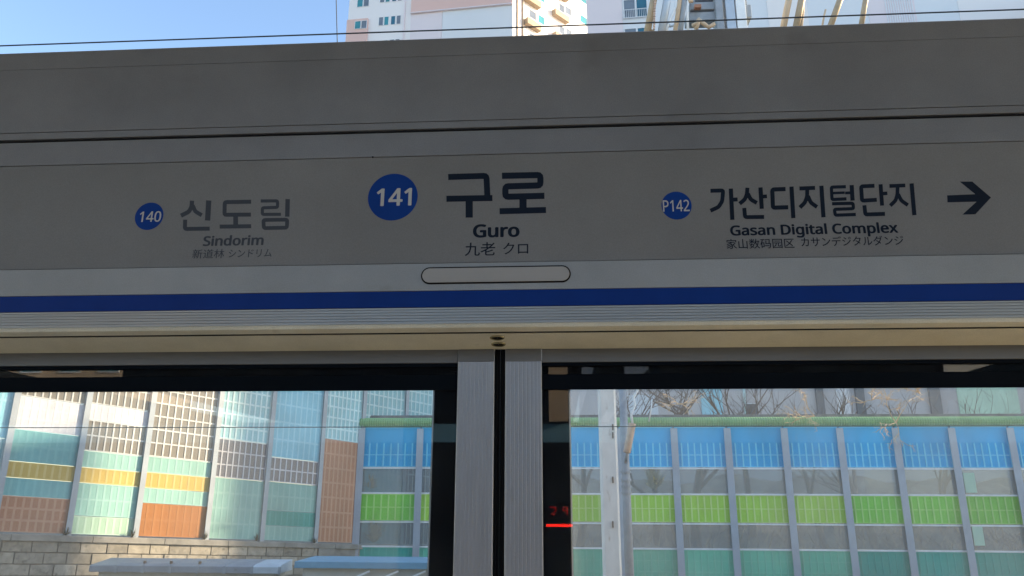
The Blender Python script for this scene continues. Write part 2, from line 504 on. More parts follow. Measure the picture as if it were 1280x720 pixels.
# sensors in the soffit
ns = Vector((0, zs1-zs0, -(YD-.086))).normalized()
for (px, py) in ((621.5, 421.6), (623.2, 429.8)):
    P0 = Vector((0, 0.084, zs0))
    c = WP(px, py, P0, ns)
    a = Vector((1, 0, 0)); b = ns.cross(a).normalized()
    R0 = 0.0265
    s = MB()
    prof = [(R0, 0.0005), (R0*.98, .004), (R0*.86, .006), (R0*.78, .004), (R0*.72, .001), (R0*.3, .002), (0.001, .003)]
    n = 28
    vs = []
    for r_, h_ in prof:
        for k in range(n):
            t = 2*math.pi*k/n
            vs.append(c + a*r_*math.cos(t) + b*r_*math.sin(t)*.68 + ns*h_)
    fs = [(i*n+k, i*n+(k+1) % n, (i+1)*n+(k+1) % n, (i+1)*n+k) for i in range(len(prof)-1) for k in range(n)]
    s.add(vs, fs)
    s.mi = [0 if i < 3*n else 1 for i in range(len(fs))]
    s.build('door_sensor', [M['brass'], M['rubber']], hd, smooth=True)
# small screw heads / marks
MB().tube([W(466, 196.5, 0.0)+Vector((0, -.0015, 0)), W(466, 196.5, 0)], 0.0035, 10).build('screw', M['gap'], hd)

# ================================================================ LETTERING (flat print on the sign panel)
GLYPHS = {
    'Guro': ["131 121 210 121 210 9 172 0 129 -3 96 0 69 11 48 28 32 52 23 81 20 115 23 148 34 177 51 200 74 218 103 229 138 232 175 229 207 219 196 194 168 203 137 207 111 204 90 196 73 182 60 164 52 141 50 115 52 89 59 66 70 48 86 34 108 25 136 22 162 23 181 27 181 95 131 95", "404 172 404 0 381 0 377 23 376 23 362 8 343 0 321 -3 303 -2 287 3 275 12 266 24 261 40 259 59 259 172 287 172 287 61 290 43 297 30 309 23 326 20 343 22 356 27 365 36 372 49 375 64 376 82 376 172", "539 175 550 175 559 173 556 147 547 149 537 149 518 145 502 134 491 115 487 92 487 0 459 0 459 172 482 172 485 140 487 140 500 158 517 170 528 174", "741 86 740 66 735 48 729 33 719 20 708 10 694 3 678 -2 661 -3 644 -2 629 3 616 10 604 20 595 33 588 48 583 66 582 86 584 113 591 135 603 152 619 165 639 173 662 175 684 173 703 165 719 152 731 135 738 113", "611 86 612 67 616 51 623 38 633 28 646 22 661 20 677 22 690 28 700 38 706 51 710 67 712 86 710 105 706 121 699 134 690 144 677 149 661 151 638 147 623 134 614 113"],
    'Sindorim': ["161 61 159 42 151 26 139 14 123 4 103 -1 79 -3 55 -2 33 2 16 8 16 35 45 26 81 22 96 23 109 26 119 32 126 39 131 48 132 59 131 69 127 78 121 85 111 92 78 106 52 118 34 132 23 150 19 174 22 191 29 205 40 217 54 225 72 230 92 232 127 229 156 219 147 195 121 203 92 207 79 206 68 203 59 198 53 191 50 183 48 174 50 163 53 154 60 147 69 140 98 127 133 111 145 102 154 91 159 78", "232 172 232 0 203 0 203 172", "218 236 229 232 233 227 234 218 233 211 229 205 218 200 211 202 206 205 202 211 201 218 202 227 206 232 211 235", "369 175 396 171 415 160 427 141 431 112 431 0 403 0 403 110 401 128 394 141 382 149 365 151 341 147 325 135 317 116 314 89 314 0 286 0 286 172 309 172 313 149 315 149 329 163 348 172", "545 -3 516 2 494 19 480 47 475 86 480 124 494 153 517 169 546 175 569 172 586 163 599 150 601 150 600 162 599 175 599 244 627 244 627 0 604 0 600 23 599 23 586 10 569 0", "550 20 573 24 588 35 596 54 599 80 599 85 597 114 589 135 574 147 549 152 530 147 515 134 507 112 504 85 507 58 515 37 530 24", "831 86 830 66 826 48 819 33 809 20 798 10 784 3 768 -2 751 -3 735 -2 719 3 706 10 694 20 685 33 678 48 673 66 672 86 674 113 682 135 693 152 709 165 729 173 752 175 774 173 793 165 809 152 821 135 829 113", "701 86 703 67 706 51 713 38 723 28 736 22 752 20 767 22 780 28 790 38 797 51 801 67 802 86 801 105 796 121 790 134 780 144 767 149 751 151 729 147 713 134 704 113", "956 175 966 175 976 173 973 147 963 149 954 149 935 145 919 134 908 115 904 92 904 0 876 0 876 172 899 172 902 140 903 140 916 158 934 170 945 174", "1036 172 1036 0 1008 0 1008 172", "1023 236 1034 232 1038 227 1039 218 1038 211 1034 205 1023 200 1016 202 1011 205 1007 211 1006 218 1007 227 1011 232 1016 235", "1280 175 1305 171 1323 160 1334 141 1338 112 1338 0 1310 0 1310 111 1308 128 1301 141 1290 149 1275 151 1253 148 1239 137 1231 119 1228 95 1228 0 1200 0 1200 111 1196 133 1192 141 1185 147 1176 150 1165 151 1150 150 1138 144 1129 135 1123 123 1120 108 1119 89 1119 0 1091 0 1091 172 1114 172 1118 149 1119 149 1133 163 1150 172 1170 175 1188 173 1203 168 1215 159 1223 146 1224 146 1235 159 1248 168 1263 173"],
    'Gasan Digital Complex': ["131 121 210 121 210 9 172 0 129 -3 96 0 69 11 48 28 32 52 23 81 20 115 23 148 34 177 51 200 74 218 103 229 138 232 175 229 207 219 196 194 168 203 137 207 111 204 90 196 73 182 60 164 52 141 50 115 52 89 59 66 70 48 86 34 108 25 136 22 162 23 181 27 181 95 131 95", "326 175 353 171 372 161 384 143 387 117 387 0 367 0 362 24 360 24 345 9 327 0 302 -3 288 -2 275 2 264 9 255 19 250 32 248 48 253 71 268 87 294 98 331 103 360 104 360 114 358 132 351 144 339 150 324 152 299 148 276 139 267 160 294 170", "334 83 307 80 290 73 281 62 277 47 280 35 286 26 296 21 309 20 329 23 345 32 356 47 360 69 360 84", "553 47 551 32 544 20 534 10 521 3 504 -2 484 -3 453 0 430 8 430 33 455 24 485 20 503 21 516 26 523 35 525 45 522 56 509 67 483 78 455 91 444 98 436 106 431 117 430 130 434 149 448 163 468 172 494 175 524 172 549 164 540 141 517 149 492 152 477 151 466 146 459 140 457 131 461 119 475 110 501 98 529 86 539 79 547 70 551 60", "660 175 687 171 706 161 717 143 721 117 721 0 701 0 695 24 694 24 679 9 661 0 636 -3 621 -2 608 2 597 9 589 19 584 32 582 48 587 71 602 87 628 98 664 103 694 104 694 114 691 132 684 144 673 150 658 152 632 148 609 139 601 160 627 170", "668 83 641 80 623 73 614 62 611 47 613 35 620 26 630 21 643 20 662 23 679 32 690 47 693 69 693 84", "857 175 884 171 904 160 915 141 919 112 919 0 891 0 891 110 889 128 882 141 870 149 853 151 829 147 813 135 805 116 803 89 803 0 774 0 774 172 797 172 801 149 803 149 817 163 836 172", "1243 117 1240 81 1229 52 1212 30 1188 13 1159 3 1124 0 1060 0 1060 229 1130 229 1163 226 1190 216 1213 200 1230 179 1240 151", "1213 116 1210 144 1203 166 1190 183 1173 195 1152 202 1126 204 1089 204 1089 25 1120 25 1161 30 1190 48 1207 76", "1318 172 1318 0 1290 0 1290 172", "1305 236 1316 232 1320 227 1321 218 1320 211 1316 205 1305 200 1298 202 1293 205 1289 211 1288 218 1289 227 1293 232 1298 235", "1434 175 1450 174 1464 169 1477 161 1488 149 1489 149 1493 172 1516 172 1516 -3 1514 -25 1507 -44 1497 -58 1482 -69 1463 -75 1439 -77 1404 -74 1377 -66 1377 -40 1405 -50 1440 -54 1460 -50 1475 -41 1485 -25 1488 -5 1488 2 1488 13 1489 23 1487 23 1477 11 1465 3 1451 -2 1434 -3 1404 3 1382 20 1368 48 1363 86 1368 122 1382 151 1404 169", "1438 151 1424 149 1413 144 1404 134 1398 121 1394 105 1392 85 1395 57 1404 37 1419 24 1438 20 1461 23 1469 28 1476 34 1485 52 1488 79 1488 86 1487 107 1483 123 1476 136 1466 145 1453 150", "1598 172 1598 0 1570 0 1570 172", "1585 236 1596 232 1600 227 1601 218 1600 211 1596 205 1585 200 1578 202 1573 205 1569 211 1568 218 1569 227 1573 232 1578 235", "1710 20 1723 21 1734 23 1734 2 1722 -2 1706 -3 1693 -2 1681 1 1670 8 1662 18 1657 32 1655 50 1655 150 1631 150 1631 164 1655 175 1667 211 1683 211 1683 172 1733 172 1733 150 1683 150 1683 51 1685 37 1691 27 1700 22", "1834 175 1861 171 1880 161 1892 143 1895 117 1895 0 1875 0 1869 24 1868 24 1853 9 1835 0 1810 -3 1796 -2 1783 2 1772 9 1763 19 1758 32 1756 48 1761 71 1776 87 1802 98 1839 103 1868 104 1868 114 1866 132 1859 144 1847 150 1832 152 1807 148 1784 139 1775 160 1802 170", "1842 83 1815 80 1798 73 1788 62 1785 47 1788 35 1794 26 1804 21 1817 20 1837 23 1853 32 1864 47 1868 69 1868 84", "1977 0 1949 0 1949 244 1977 244", "2217 207 2199 205 2184 201 2170 193 2159 182 2150 169 2143 153 2139 135 2138 115 2140 88 2146 65 2157 47 2173 33 2192 25 2217 22 2245 25 2271 31 2271 6 2245 -1 2212 -3 2180 0 2154 11 2133 29 2119 52 2110 81 2107 115 2109 140 2114 162 2123 182 2136 200 2151 213 2170 224 2192 230 2217 232 2251 229 2280 219 2269 194 2245 203", "2467 86 2466 66 2461 48 2455 33 2445 20 2434 10 2420 3 2404 -2 2387 -3 2370 -2 2355 3 2342 10 2330 20 2321 33 2314 48 2309 66 2308 86 2310 113 2318 135 2329 152 2345 165 2365 173 2388 175 2410 173 2429 165 2445 152 2457 135 2465 113", "2337 86 2338 67 2342 51 2349 38 2359 28 2372 22 2387 20 2403 22 2416 28 2426 38 2433 51 2437 67 2438 86 2436 105 2432 121 2426 134 2416 144 2403 149 2387 151 2364 147 2349 134 2340 113", "2700 175 2726 171 2744 160 2755 141 2758 112 2758 0 2730 0 2730 111 2728 128 2722 141 2711 149 2695 151 2674 148 2660 137 2652 119 2649 95 2649 0 2621 0 2621 111 2617 133 2612 141 2606 147 2597 150 2586 151 2570 150 2558 144 2550 135 2544 123 2541 108 2540 89 2540 0 2512 0 2512 172 2534 172 2539 149 2540 149 2553 163 2571 172 2591 175 2609 173 2624 168 2636 159 2643 146 2645 146 2655 159 2669 168 2684 173", "2893 175 2922 170 2945 153 2959 125 2964 86 2962 59 2955 37 2945 19 2930 7 2913 -1 2893 -3 2870 0 2852 9 2840 22 2838 22 2839 8 2840 -6 2840 -77 2812 -77 2812 172 2835 172 2838 149 2840 149 2852 162 2869 172", "2888 151 2873 150 2860 145 2851 137 2845 125 2841 110 2840 92 2840 86 2841 67 2844 50 2850 37 2860 28 2872 22 2889 20 2903 22 2915 29 2923 39 2930 52 2933 68 2935 87 2932 113 2923 134 2909 147", "3037 0 3009 0 3009 244 3037 244", "3158 175 3179 173 3196 166 3210 154 3220 138 3227 119 3229 98 3229 81 3111 81 3115 55 3126 36 3143 25 3166 21 3195 24 3221 33 3221 8 3195 0 3165 -3 3142 -1 3122 7 3105 19 3092 36 3085 58 3082 85 3084 111 3091 133 3103 151 3118 164 3137 172", "3158 152 3140 149 3126 139 3116 124 3112 103 3199 103 3198 117 3195 129 3189 138 3181 146 3171 150", "3313 88 3254 172 3286 172 3330 107 3374 172 3406 172 3347 88 3409 0 3377 0 3330 69 3283 0 3251 0"],
    '141': ["114 0 86 0 86 160 86 176 87 188 88 200 78 191 68 182 43 162 29 181 90 229 114 229", "361 52 327 52 327 0 300 0 300 52 190 52 190 76 298 230 327 230 327 77 361 77", "300 149 300 165 301 178 301 189 302 200 300 200 294 187 286 175 218 77 300 77", "481 0 453 0 453 160 453 176 454 188 455 200 445 191 435 182 410 162 396 181 457 229 481 229"],
    '140': ["114 0 86 0 86 160 86 176 87 188 88 200 78 191 68 182 43 162 29 181 90 229 114 229", "361 52 327 52 327 0 300 0 300 52 190 52 190 76 298 230 327 230 327 77 361 77", "300 149 300 165 301 178 301 189 302 200 300 200 294 187 286 175 218 77 300 77", "535 115 531 65 525 45 517 28 507 15 494 5 477 -1 458 -3 435 0 416 11 401 28 391 51 385 81 383 115 385 149 390 178 400 202 414 219 434 229 458 233 482 229 501 219 516 202 526 178 533 149", "411 115 412 86 416 63 422 44 431 31 443 23 458 21 474 23 486 31 495 44 501 62 505 86 506 115 505 144 501 167 495 185 486 198 474 206 458 209 443 206 431 198 422 185 416 167 412 144"],
    'P142': ["92 229 131 225 157 211 173 190 178 162 173 135 167 122 158 111 145 102 130 95 110 91 86 89 60 89 60 0 31 0 31 229", "89 204 60 204 60 114 83 114 103 115 119 119 132 125 141 133 146 145 148 160 144 180 134 193 116 202", "308 0 280 0 280 160 281 176 281 188 282 200 272 191 262 182 237 162 223 181 285 229 308 229", "555 52 521 52 521 0 494 0 494 52 384 52 384 76 492 230 521 230 521 77 555 77", "494 149 494 165 495 178 495 189 496 200 494 200 488 187 481 175 412 77 494 77", "728 0 576 0 576 23 636 84 666 115 684 141 688 155 690 170 687 186 678 198 666 206 649 208 634 207 620 202 594 186 579 205 599 219 622 229 649 232 669 230 686 225 700 216 710 204 716 189 719 171 717 154 711 138 702 122 691 107 660 74 612 27 612 26 728 26"],
    '新道林': ["144 85 163 52 177 20 198 33 184 63 164 96", "54 94 38 58 16 27 38 12 60 47 78 88", "221 298 221 160 220 118 215 73 204 29 184 -10 207 -28 229 15 242 64 248 114 249 160 249 173 310 173 310 -30 339 -30 339 173 383 173 383 201 249 201 249 278 313 290 371 307 346 329 290 311", "86 331 103 294 24 294 24 269 201 269 201 294 134 294 113 338", "151 267 129 203 18 203 18 177 100 177 100 136 20 136 20 109 100 109 100 7 99 3 96 2 65 2 74 -24 99 -23 116 -19 125 -10 128 7 128 109 203 109 203 136 128 136 128 177 208 177 208 203 156 203 179 261", "50 260 61 231 66 203 92 210 86 237 75 266", "426 306 458 271 483 238 508 255 482 288 449 320", "582 147 716 147 716 114 582 114", "582 92 716 92 716 59 582 59", "582 202 716 202 716 168 582 168", "554 224 554 36 745 36 745 224 650 224 664 258 779 258 779 283 704 283 733 327 704 336 690 310 674 283 599 283 620 293 608 315 590 338 566 327 581 305 592 283 524 283 524 258 630 258 621 224", "505 193 420 193 420 165 476 165 476 41 447 24 417 -3 436 -27 465 5 491 19 507 12 530 -3 577 -19 639 -23 776 -18 780 -3 785 11 715 6 640 4 581 7 536 21 505 40", "1070 336 1070 250 998 250 998 221 1063 221 1024 127 969 54 987 27 1032 87 1070 165 1070 -31 1100 -31 1100 168 1130 93 1165 35 1176 48 1188 58 1142 129 1107 221 1176 221 1176 250 1100 250 1100 336", "894 336 894 250 822 250 822 221 888 221 856 138 812 70 828 42 863 96 894 166 894 -31 923 -31 923 176 969 113 988 139 923 213 923 221 980 221 980 250 923 250 923 336"],
    'シンドリム': ["120 307 102 280 147 252 188 224 207 251 166 279", "60 21 79 -11 144 8 212 38 299 104 365 182 346 214 283 134 194 68 129 39", "60 217 42 190 88 163 130 135 148 163 106 190", "491 293 468 269 521 227 568 185 593 210 544 253", "456 25 478 -8 566 19 635 54 714 121 769 197 750 231 698 153 616 84 548 49", "1062 288 1040 278 1059 249 1076 217 1099 228 1081 259", "1111 308 1089 298 1108 269 1126 238 1148 249 1130 280", "922 30 920 -17 958 -17 956 30 956 162 1034 133 1112 98 1126 132 1045 166 956 197 956 263 958 304 919 304 922 263", "1510 304 1473 304 1475 269 1475 206 1474 156 1469 119 1459 90 1442 64 1398 31 1346 11 1372 -16 1421 5 1467 42 1486 68 1499 100 1507 143 1509 204 1509 269", "1325 300 1288 300 1290 272 1290 138 1288 108 1325 108 1323 138 1323 272", "1667 44 1630 44 1636 7 1669 11 1918 39 1940 -14 1974 2 1934 83 1885 164 1855 151 1879 114 1904 69 1724 49 1763 160 1795 261 1809 298 1769 306 1761 268 1728 163 1687 46"],
    '九老': ["32 234 32 203 138 203 128 138 107 80 70 31 14 -8 26 -19 36 -32 97 11 136 66 159 131 170 203 261 203 261 20 263 -2 270 -17 283 -24 302 -26 350 -26 368 -22 380 -10 387 13 391 48 376 53 362 62 359 14 348 3 307 3 295 6 292 20 292 234 172 234 174 332 141 332 140 234", "735 320 712 291 688 262 688 282 588 282 588 336 558 336 558 282 456 282 456 254 558 254 558 199 421 199 421 171 580 171 500 122 413 84 434 59 482 80 528 104 528 19 532 -3 542 -17 563 -24 595 -26 705 -26 733 -23 751 -12 761 10 766 45 751 50 737 57 734 28 729 11 719 3 703 1 596 1 566 5 559 20 559 55 650 80 730 110 704 132 639 105 559 81 559 122 595 146 629 171 780 171 780 199 664 199 716 250 762 306", "588 199 588 254 679 254 650 226 619 199"],
    'クロ': ["215 311 178 323 165 291 148 261 122 226 86 189 40 156 67 135 125 183 168 234 304 234 281 171 240 109 210 78 174 51 131 27 80 8 109 -18 203 31 268 91 313 161 340 229 349 250 322 266 311 263 296 262 187 262 197 279", "458 274 459 243 459 46 458 -3 492 -3 492 20 710 20 710 -3 744 -3 743 46 743 243 744 274 709 273 494 273", "492 52 492 242 710 242 710 52"],
    '家山数码园区': ["169 330 184 300 34 300 34 218 63 218 63 273 338 273 338 218 369 218 369 300 220 300 200 339", "316 192 275 159 228 125 211 157 187 187 215 208 316 208 316 234 84 234 84 208 175 208 108 174 32 150 48 126 107 146 164 173 184 150 113 111 31 83 46 59 124 90 196 130 206 102 124 49 24 13 40 -13 131 24 212 73 210 30 196 4 185 -3 171 -4 134 -2 140 -16 142 -30 176 -31 199 -28 218 -17 232 1 241 29 242 63 236 101 256 113 275 71 300 36 331 6 366 -15 376 -2 386 9 351 29 321 56 296 89 279 128 341 173", "443 253 443 -1 726 -1 726 -30 757 -30 757 253 726 253 726 30 615 30 615 332 584 332 584 30 474 30 474 253", "977 328 963 301 947 275 967 266 1002 317", "835 317 850 290 860 264 883 274 873 300 857 326", "964 104 948 75 927 50 881 72 899 104", "844 61 906 33 864 10 816 -6 831 -29 884 -9 930 20 965 -2 984 17 950 38 978 76 998 124 982 130 977 129 911 129 920 150 893 155 882 129 828 129 828 104 870 104", "903 336 903 262 820 262 820 237 894 237 858 200 816 174 825 163 832 151 869 177 903 210 903 162 931 162 931 216 984 174 1001 196 937 237 1012 237 1012 262 931 262 931 336", "1052 333 1030 232 992 153 1015 135 1030 159 1042 187 1058 130 1078 80 1037 29 980 -9 997 -33 1051 4 1092 52 1126 6 1168 -28 1189 -5 1144 30 1108 79 1135 148 1152 230 1179 230 1179 258 1065 258 1079 328", "1124 230 1111 166 1093 110 1073 168 1059 230", "1364 82 1364 55 1517 55 1517 82", "1396 260 1391 195 1383 135 1391 135 1545 134 1533 39 1518 1 1512 -3 1503 -4 1459 -2 1464 -15 1467 -29 1515 -30 1530 -26 1542 -17 1561 30 1575 147 1576 160 1526 160 1542 312 1521 314 1516 312 1377 312 1377 285 1511 285 1498 160 1415 160 1424 258", "1220 315 1220 287 1269 287 1247 201 1212 131 1225 99 1246 132 1246 -14 1272 -14 1272 18 1346 18 1346 192 1273 192 1287 238 1298 287 1358 287 1358 315", "1272 164 1320 164 1320 45 1272 45", "1705 249 1705 224 1896 224 1896 249", "1679 180 1679 155 1744 155 1739 117 1727 87 1706 64 1672 48 1682 37 1689 26 1727 46 1751 73 1765 110 1771 155 1818 155 1818 73 1824 45 1852 38 1891 38 1915 49 1923 92 1911 97 1900 103 1897 69 1888 62 1855 62 1846 64 1844 73 1844 155 1919 155 1919 180", "1633 317 1633 -32 1662 -32 1662 -14 1937 -14 1937 -32 1968 -32 1968 317", "1662 14 1662 289 1937 289 1937 14", "2371 314 2039 314 2039 -20 2381 -20 2381 9 2068 9 2068 285 2371 285", "2104 234 2202 148 2148 99 2090 60 2114 37 2170 78 2223 128 2272 79 2309 37 2333 59 2294 101 2244 150 2285 200 2321 255 2292 266 2260 216 2222 169 2125 252"],
    'カサンデジタルダンジ': ["342 232 320 243 294 241 199 241 201 282 203 315 166 315 168 282 167 241 96 241 51 243 51 209 97 211 164 211 153 155 135 109 112 72 85 42 65 26 44 13 73 -11 118 27 154 74 180 134 196 211 308 211 303 120 287 39 278 29 264 26 204 30 208 -3 273 -6 299 0 316 19 334 115 340 212", "427 231 427 196 467 198 510 198 510 133 508 97 544 97 542 133 542 198 656 198 656 181 649 111 629 63 595 30 547 7 574 -18 630 15 665 58 683 113 688 184 688 198 732 198 769 197 769 230 732 228 688 228 688 278 690 311 654 311 656 278 656 228 542 228 542 280 544 309 508 309 510 280 510 228 467 228", "891 293 868 269 921 227 968 185 993 210 944 253", "856 25 878 -8 966 19 1035 54 1114 121 1169 197 1150 231 1098 153 1016 84 948 49", "1281 292 1281 259 1318 260 1456 260 1493 259 1493 292 1456 290 1318 290", "1514 325 1493 316 1510 289 1525 260 1547 270", "1558 341 1537 332 1554 305 1570 277 1592 286", "1234 192 1234 159 1268 160 1388 160 1383 106 1365 60 1333 25 1290 -1 1319 -23 1366 10 1398 50 1415 100 1422 160 1530 160 1562 159 1562 192 1530 190 1268 190", "1886 298 1864 289 1884 259 1901 226 1924 236 1905 269", "1939 318 1916 308 1936 278 1954 246 1977 256 1958 289", "1716 304 1698 278 1742 249 1784 220 1802 248 1761 276", "1656 18 1674 -14 1739 5 1806 36 1894 101 1960 178 1941 212 1878 131 1790 65 1724 36", "1655 214 1637 187 1683 161 1725 132 1743 160", "2214 314 2178 326 2172 309 2165 294 2147 263 2120 227 2083 189 2037 155 2064 134 2124 185 2170 240 2305 240 2284 185 2250 129 2166 183 2144 161 2229 104 2164 49 2074 7 2103 -18 2191 28 2256 84 2299 48 2323 75 2277 110 2316 174 2340 235 2349 256 2323 272 2311 269 2296 268 2188 268 2196 283", "2610 8 2631 -9 2644 0 2717 46 2781 111 2762 138 2706 78 2645 40 2645 270 2647 300 2610 300 2612 270 2612 31", "2426 10 2456 -10 2500 40 2528 100 2538 183 2540 270 2542 299 2505 299 2508 270 2506 186 2496 109 2469 54", "3150 338 3129 330 3146 303 3162 274 3183 284", "3002 305 2965 316 2959 299 2952 285 2934 254 2907 217 2870 180 2824 145 2851 125 2911 176 2957 230 3092 230 3072 176 3038 120 2953 174 2932 152 3016 94 2951 39 2862 -2 2890 -27 2979 18 3043 74 3086 38 3110 66 3064 101 3103 165 3127 226 3136 247 3118 258 3139 268 3106 322 3085 313 3102 286 3117 259 3110 263 3084 259 2976 259 2984 273", "3291 293 3268 269 3321 227 3368 185 3393 210 3344 253", "3256 25 3278 -8 3366 19 3435 54 3514 121 3569 197 3550 231 3498 153 3416 84 3348 49", "3886 298 3864 289 3884 259 3901 226 3924 236 3905 269", "3939 318 3916 308 3936 278 3954 246 3977 256 3958 289", "3716 304 3698 278 3742 249 3784 220 3802 248 3761 276", "3656 18 3674 -14 3739 5 3806 36 3894 101 3960 178 3941 212 3878 131 3790 65 3724 36", "3655 214 3637 187 3683 161 3725 132 3743 160"],
}

YS = 0.001
def glyph_loops(s):
    out = []
    for l in GLYPHS[s]:
        q = [int(v)/400.0 for v in l.split()]
        out.append([(q[i], q[i+1]) for i in range(0, len(q), 2)])
    return out
def fill_loops(loops, to_world, name, m, parent, shifts):
    cu = bpy.data.curves.new(name, 'CURVE')
    cu.dimensions = '2D'
    cu.fill_mode = 'FRONT'
    for P in loops:
        sp = cu.splines.new('POLY')
        sp.points.add(len(P)-1)
        for i, p in enumerate(P):
            sp.points[i].co = (p[0], p[1], 0, 1)
        sp.use_cyclic_u = True
    tmp = bpy.data.objects.new(name, cu)
    COL.objects.link(tmp)
    me0 = tmp.to_mesh()
    mb = MB()
    fs = [tuple(p.vertices) for p in me0.polygons]
    for k, (dx, dy) in enumerate(shifts):
        mb.add([to_world(v.co.x+dx, v.co.y+dy, k*0.00004) for v in me0.vertices], fs)
    tmp.to_mesh_clear()
    bpy.data.objects.remove(tmp)
    bpy.data.curves.remove(cu)
    return mb.build(name, m, parent, fix=False)
def text(s, px0, px1, py_base, cap_px, name, m, parent, bold=0.0, cap=0.714, y=None):
    y = YS-0.0006 if y is None else y
    L = glyph_loops(s)
    xs = [p[0] for l in L for p in l]
    x0, x1 = min(xs)-bold, max(xs)+bold
    pm_ = (px0+px1)/2
    if cap == 0.714:
        cap = 0.575+1.4*bold
    A = W(px0, py_base, y); B = W(px1, py_base, y)
    zb = W(pm_, py_base, y).z; zt_ = W(pm_, py_base-cap_px, y).z
    sx = (B.x-A.x)/(x1-x0); sy = (zt_-zb)/cap
    sh = [(0, 0)]
    if bold:
        sh += [(bold*math.cos(t*math.pi/4), bold*.7*math.sin(t*math.pi/4)) for t in range(8)]
    return fill_loops(L, lambda u, v, d: (A.x+(u-x0)*sx, y-d, zb+(v+bold*.7)*sy), name, m, parent, sh)
def disc(px, py, r, name, m, parent):
    c = W(px, py, YS); rw = (W(px+r, py, YS).x-W(px-r, py, YS).x)/2
    P = [(c.x+rw*math.cos(2*math.pi*k/64), c.z+rw*math.sin(2*math.pi*k/64)) for k in range(64)]
    return flat(P, YS-0.0007, YS-0.0001, name, m, parent)
for (px, py, r, s, t0, t1, base, cap, bd) in ((186.5, 270.3, 17.6, '140', 173.5, 200.5, 277.3, 13.0, 0.012), (491, 246.2, 31, '141', 470, 514.2, 257.3, 22.0, 0.022), (845.6, 257, 18.9, 'P142', 829, 862.3, 264.3, 14.3, 0.008)):
    b = disc(px, py, r, 'number_badge', M['badge'], hd)
    text(s, t0, t1, base, cap, 'digits', M['badge_digits'], b, bold=bd, y=YS-0.0013)
text('Sindorim', 253.3, 329, 307.0, 12.4, 'latin_name', M['text_grey'], hd, bold=0.03)
text('Guro', 591, 649.5, 296.6, 16.6, 'latin_name', M['text_black'], hd, bold=0.034)
text('Gasan Digital Complex', 913, 1123.5, 292.8, 12.8, 'latin_name', M['text_black'], hd, bold=0.03)
text('新道林', 240, 279.8, 322.0, 10.6, 'hanja_name', M['text_grey'], hd, bold=0.004, cap=0.86)
text('シンドリム', 285.5, 339.3, 321.0, 9.6, 'katakana_name', M['text_grey'], hd, bold=0.004, cap=0.80)
text('九老', 581, 619, 318.3, 15.6, 'hanja_name', M['text_black'], hd, bold=0.006, cap=0.86)
text('クロ', 629, 660.3, 317.0, 13.5, 'katakana_name', M['text_black'], hd, bold=0.006, cap=0.80)
text('家山数码园区', 908.4, 993.3, 309.6, 11.4, 'hanja_name', M['text_black'], hd, bold=0.005, cap=0.86)
text('カサンデジタルダンジ', 1001.8, 1130.3, 306.5, 10.6, 'katakana_name', M['text_black'], hd, bold=0.005, cap=0.80)

def strokes(items, ox, oy, sc, name, m, parent):
    mb = MB()
    for k, (w, pts) in enumerate(items):
        P = [Vector((p[0]/sc+ox, p[1]/sc+oy)) for p in pts]
        hw = w/sc/2
        closed = len(P) > 2 and (P[0]-P[-1]).length < 0.01
        if closed:
            P = P[:-1]
        # round the corners a little
        Q = []
        n = len(P)
        for i in range(n):
            if not closed and i in (0, n-1):
                Q.append(P[i]); continue
            a, b, c = P[i-1], P[i], P[(i+1) % n]
            r = min(hw*1.0, (a-b).length*.45, (c-b).length*.45)
            p1 = b+(a-b).normalized()*r; p2 = b+(c-b).normalized()*r
            for t in (0, .33, .67, 1):
                Q.append(p1*(1-t)**2 + b*2*t*(1-t) + p2*t*t)
        n = len(Q)
        Lft, Rgt = [], []
        for i in range(n):
            if closed:
                a, c = Q[i-1], Q[(i+1) % n]
            else:
                a, c = Q[max(0, i-1)], Q[min(n-1, i+1)]
            b = Q[i]
            d1 = (b-a).normalized() if (b-a).length > 1e-6 else (c-b).normalized()
            d2 = (c-b).normalized() if (c-b).length > 1e-6 else d1
            n1 = Vector((-d1.y, d1.x)); n2 = Vector((-d2.y, d2.x))
            mm = n1+n2
            off = mm*(hw*2/max(mm.length_squared, 1.0))
            Lft.append(b+off); Rgt.append(b-off)
        y = YS-0.0006-0.00008*k
        vs = [W(p.x, p.y, y) for p in Lft]+[W(p.x, p.y, y) for p in Rgt]
        fs = [(i, i+1, i+1+n, i+n) for i in range(n-1)]
        if closed:
            fs.append((n-1, 0, n, 2*n-1))
        mb.add(vs, fs)
    return mb.build(name, m, parent, fix=False)
B_, G_ = M['text_black'], M['text_grey']
strokes([(30, [(481, 125), (672, 119), (677, 222)]), (30, [(472, 234), (702, 230)]), (36, [(586, 242), (586, 328)])], 440, 190, 4, 'hangul_name', B_, hd)
strokes([(31, [(750, 119), (942, 115), (942, 167), (767, 172), (767, 224), (962, 219)]), (36, [(855, 226), (855, 290)]), (30, [(738, 296), (970, 290)])], 440, 190, 4, 'hangul_name', B_, hd)
strokes([(40, [(190, 120), (186, 178), (160, 225), (85, 262)]), (38, [(196, 165), (220, 222), (282, 258)]), (50, [(348, 118), (337, 308)]), (38, [(125, 300), (122, 388), (357, 385)])], 215, 235, 7.58, 'hangul_name', G_, hd)
strokes([(38, [(750, 130), (500, 134), (497, 254), (748, 252)]), (45, [(603, 256), (603, 360)]), (38, [(452, 366), (750, 362)])], 215, 235, 7.58, 'hangul_name', G_, hd)
strokes([(30, [(840, 123), (1000, 122), (1000, 183), (856, 188), (856, 250), (1032, 249)]), (42, [(1096, 105), (1092, 272)]), (36, [(866, 303), (1092, 300), (1088, 376), (870, 380), (866, 303)])], 215, 235, 7.58, 'hangul_name', G_, hd)
K6 = (880, 215, 6.857); K7 = (1010, 215, 6.857)
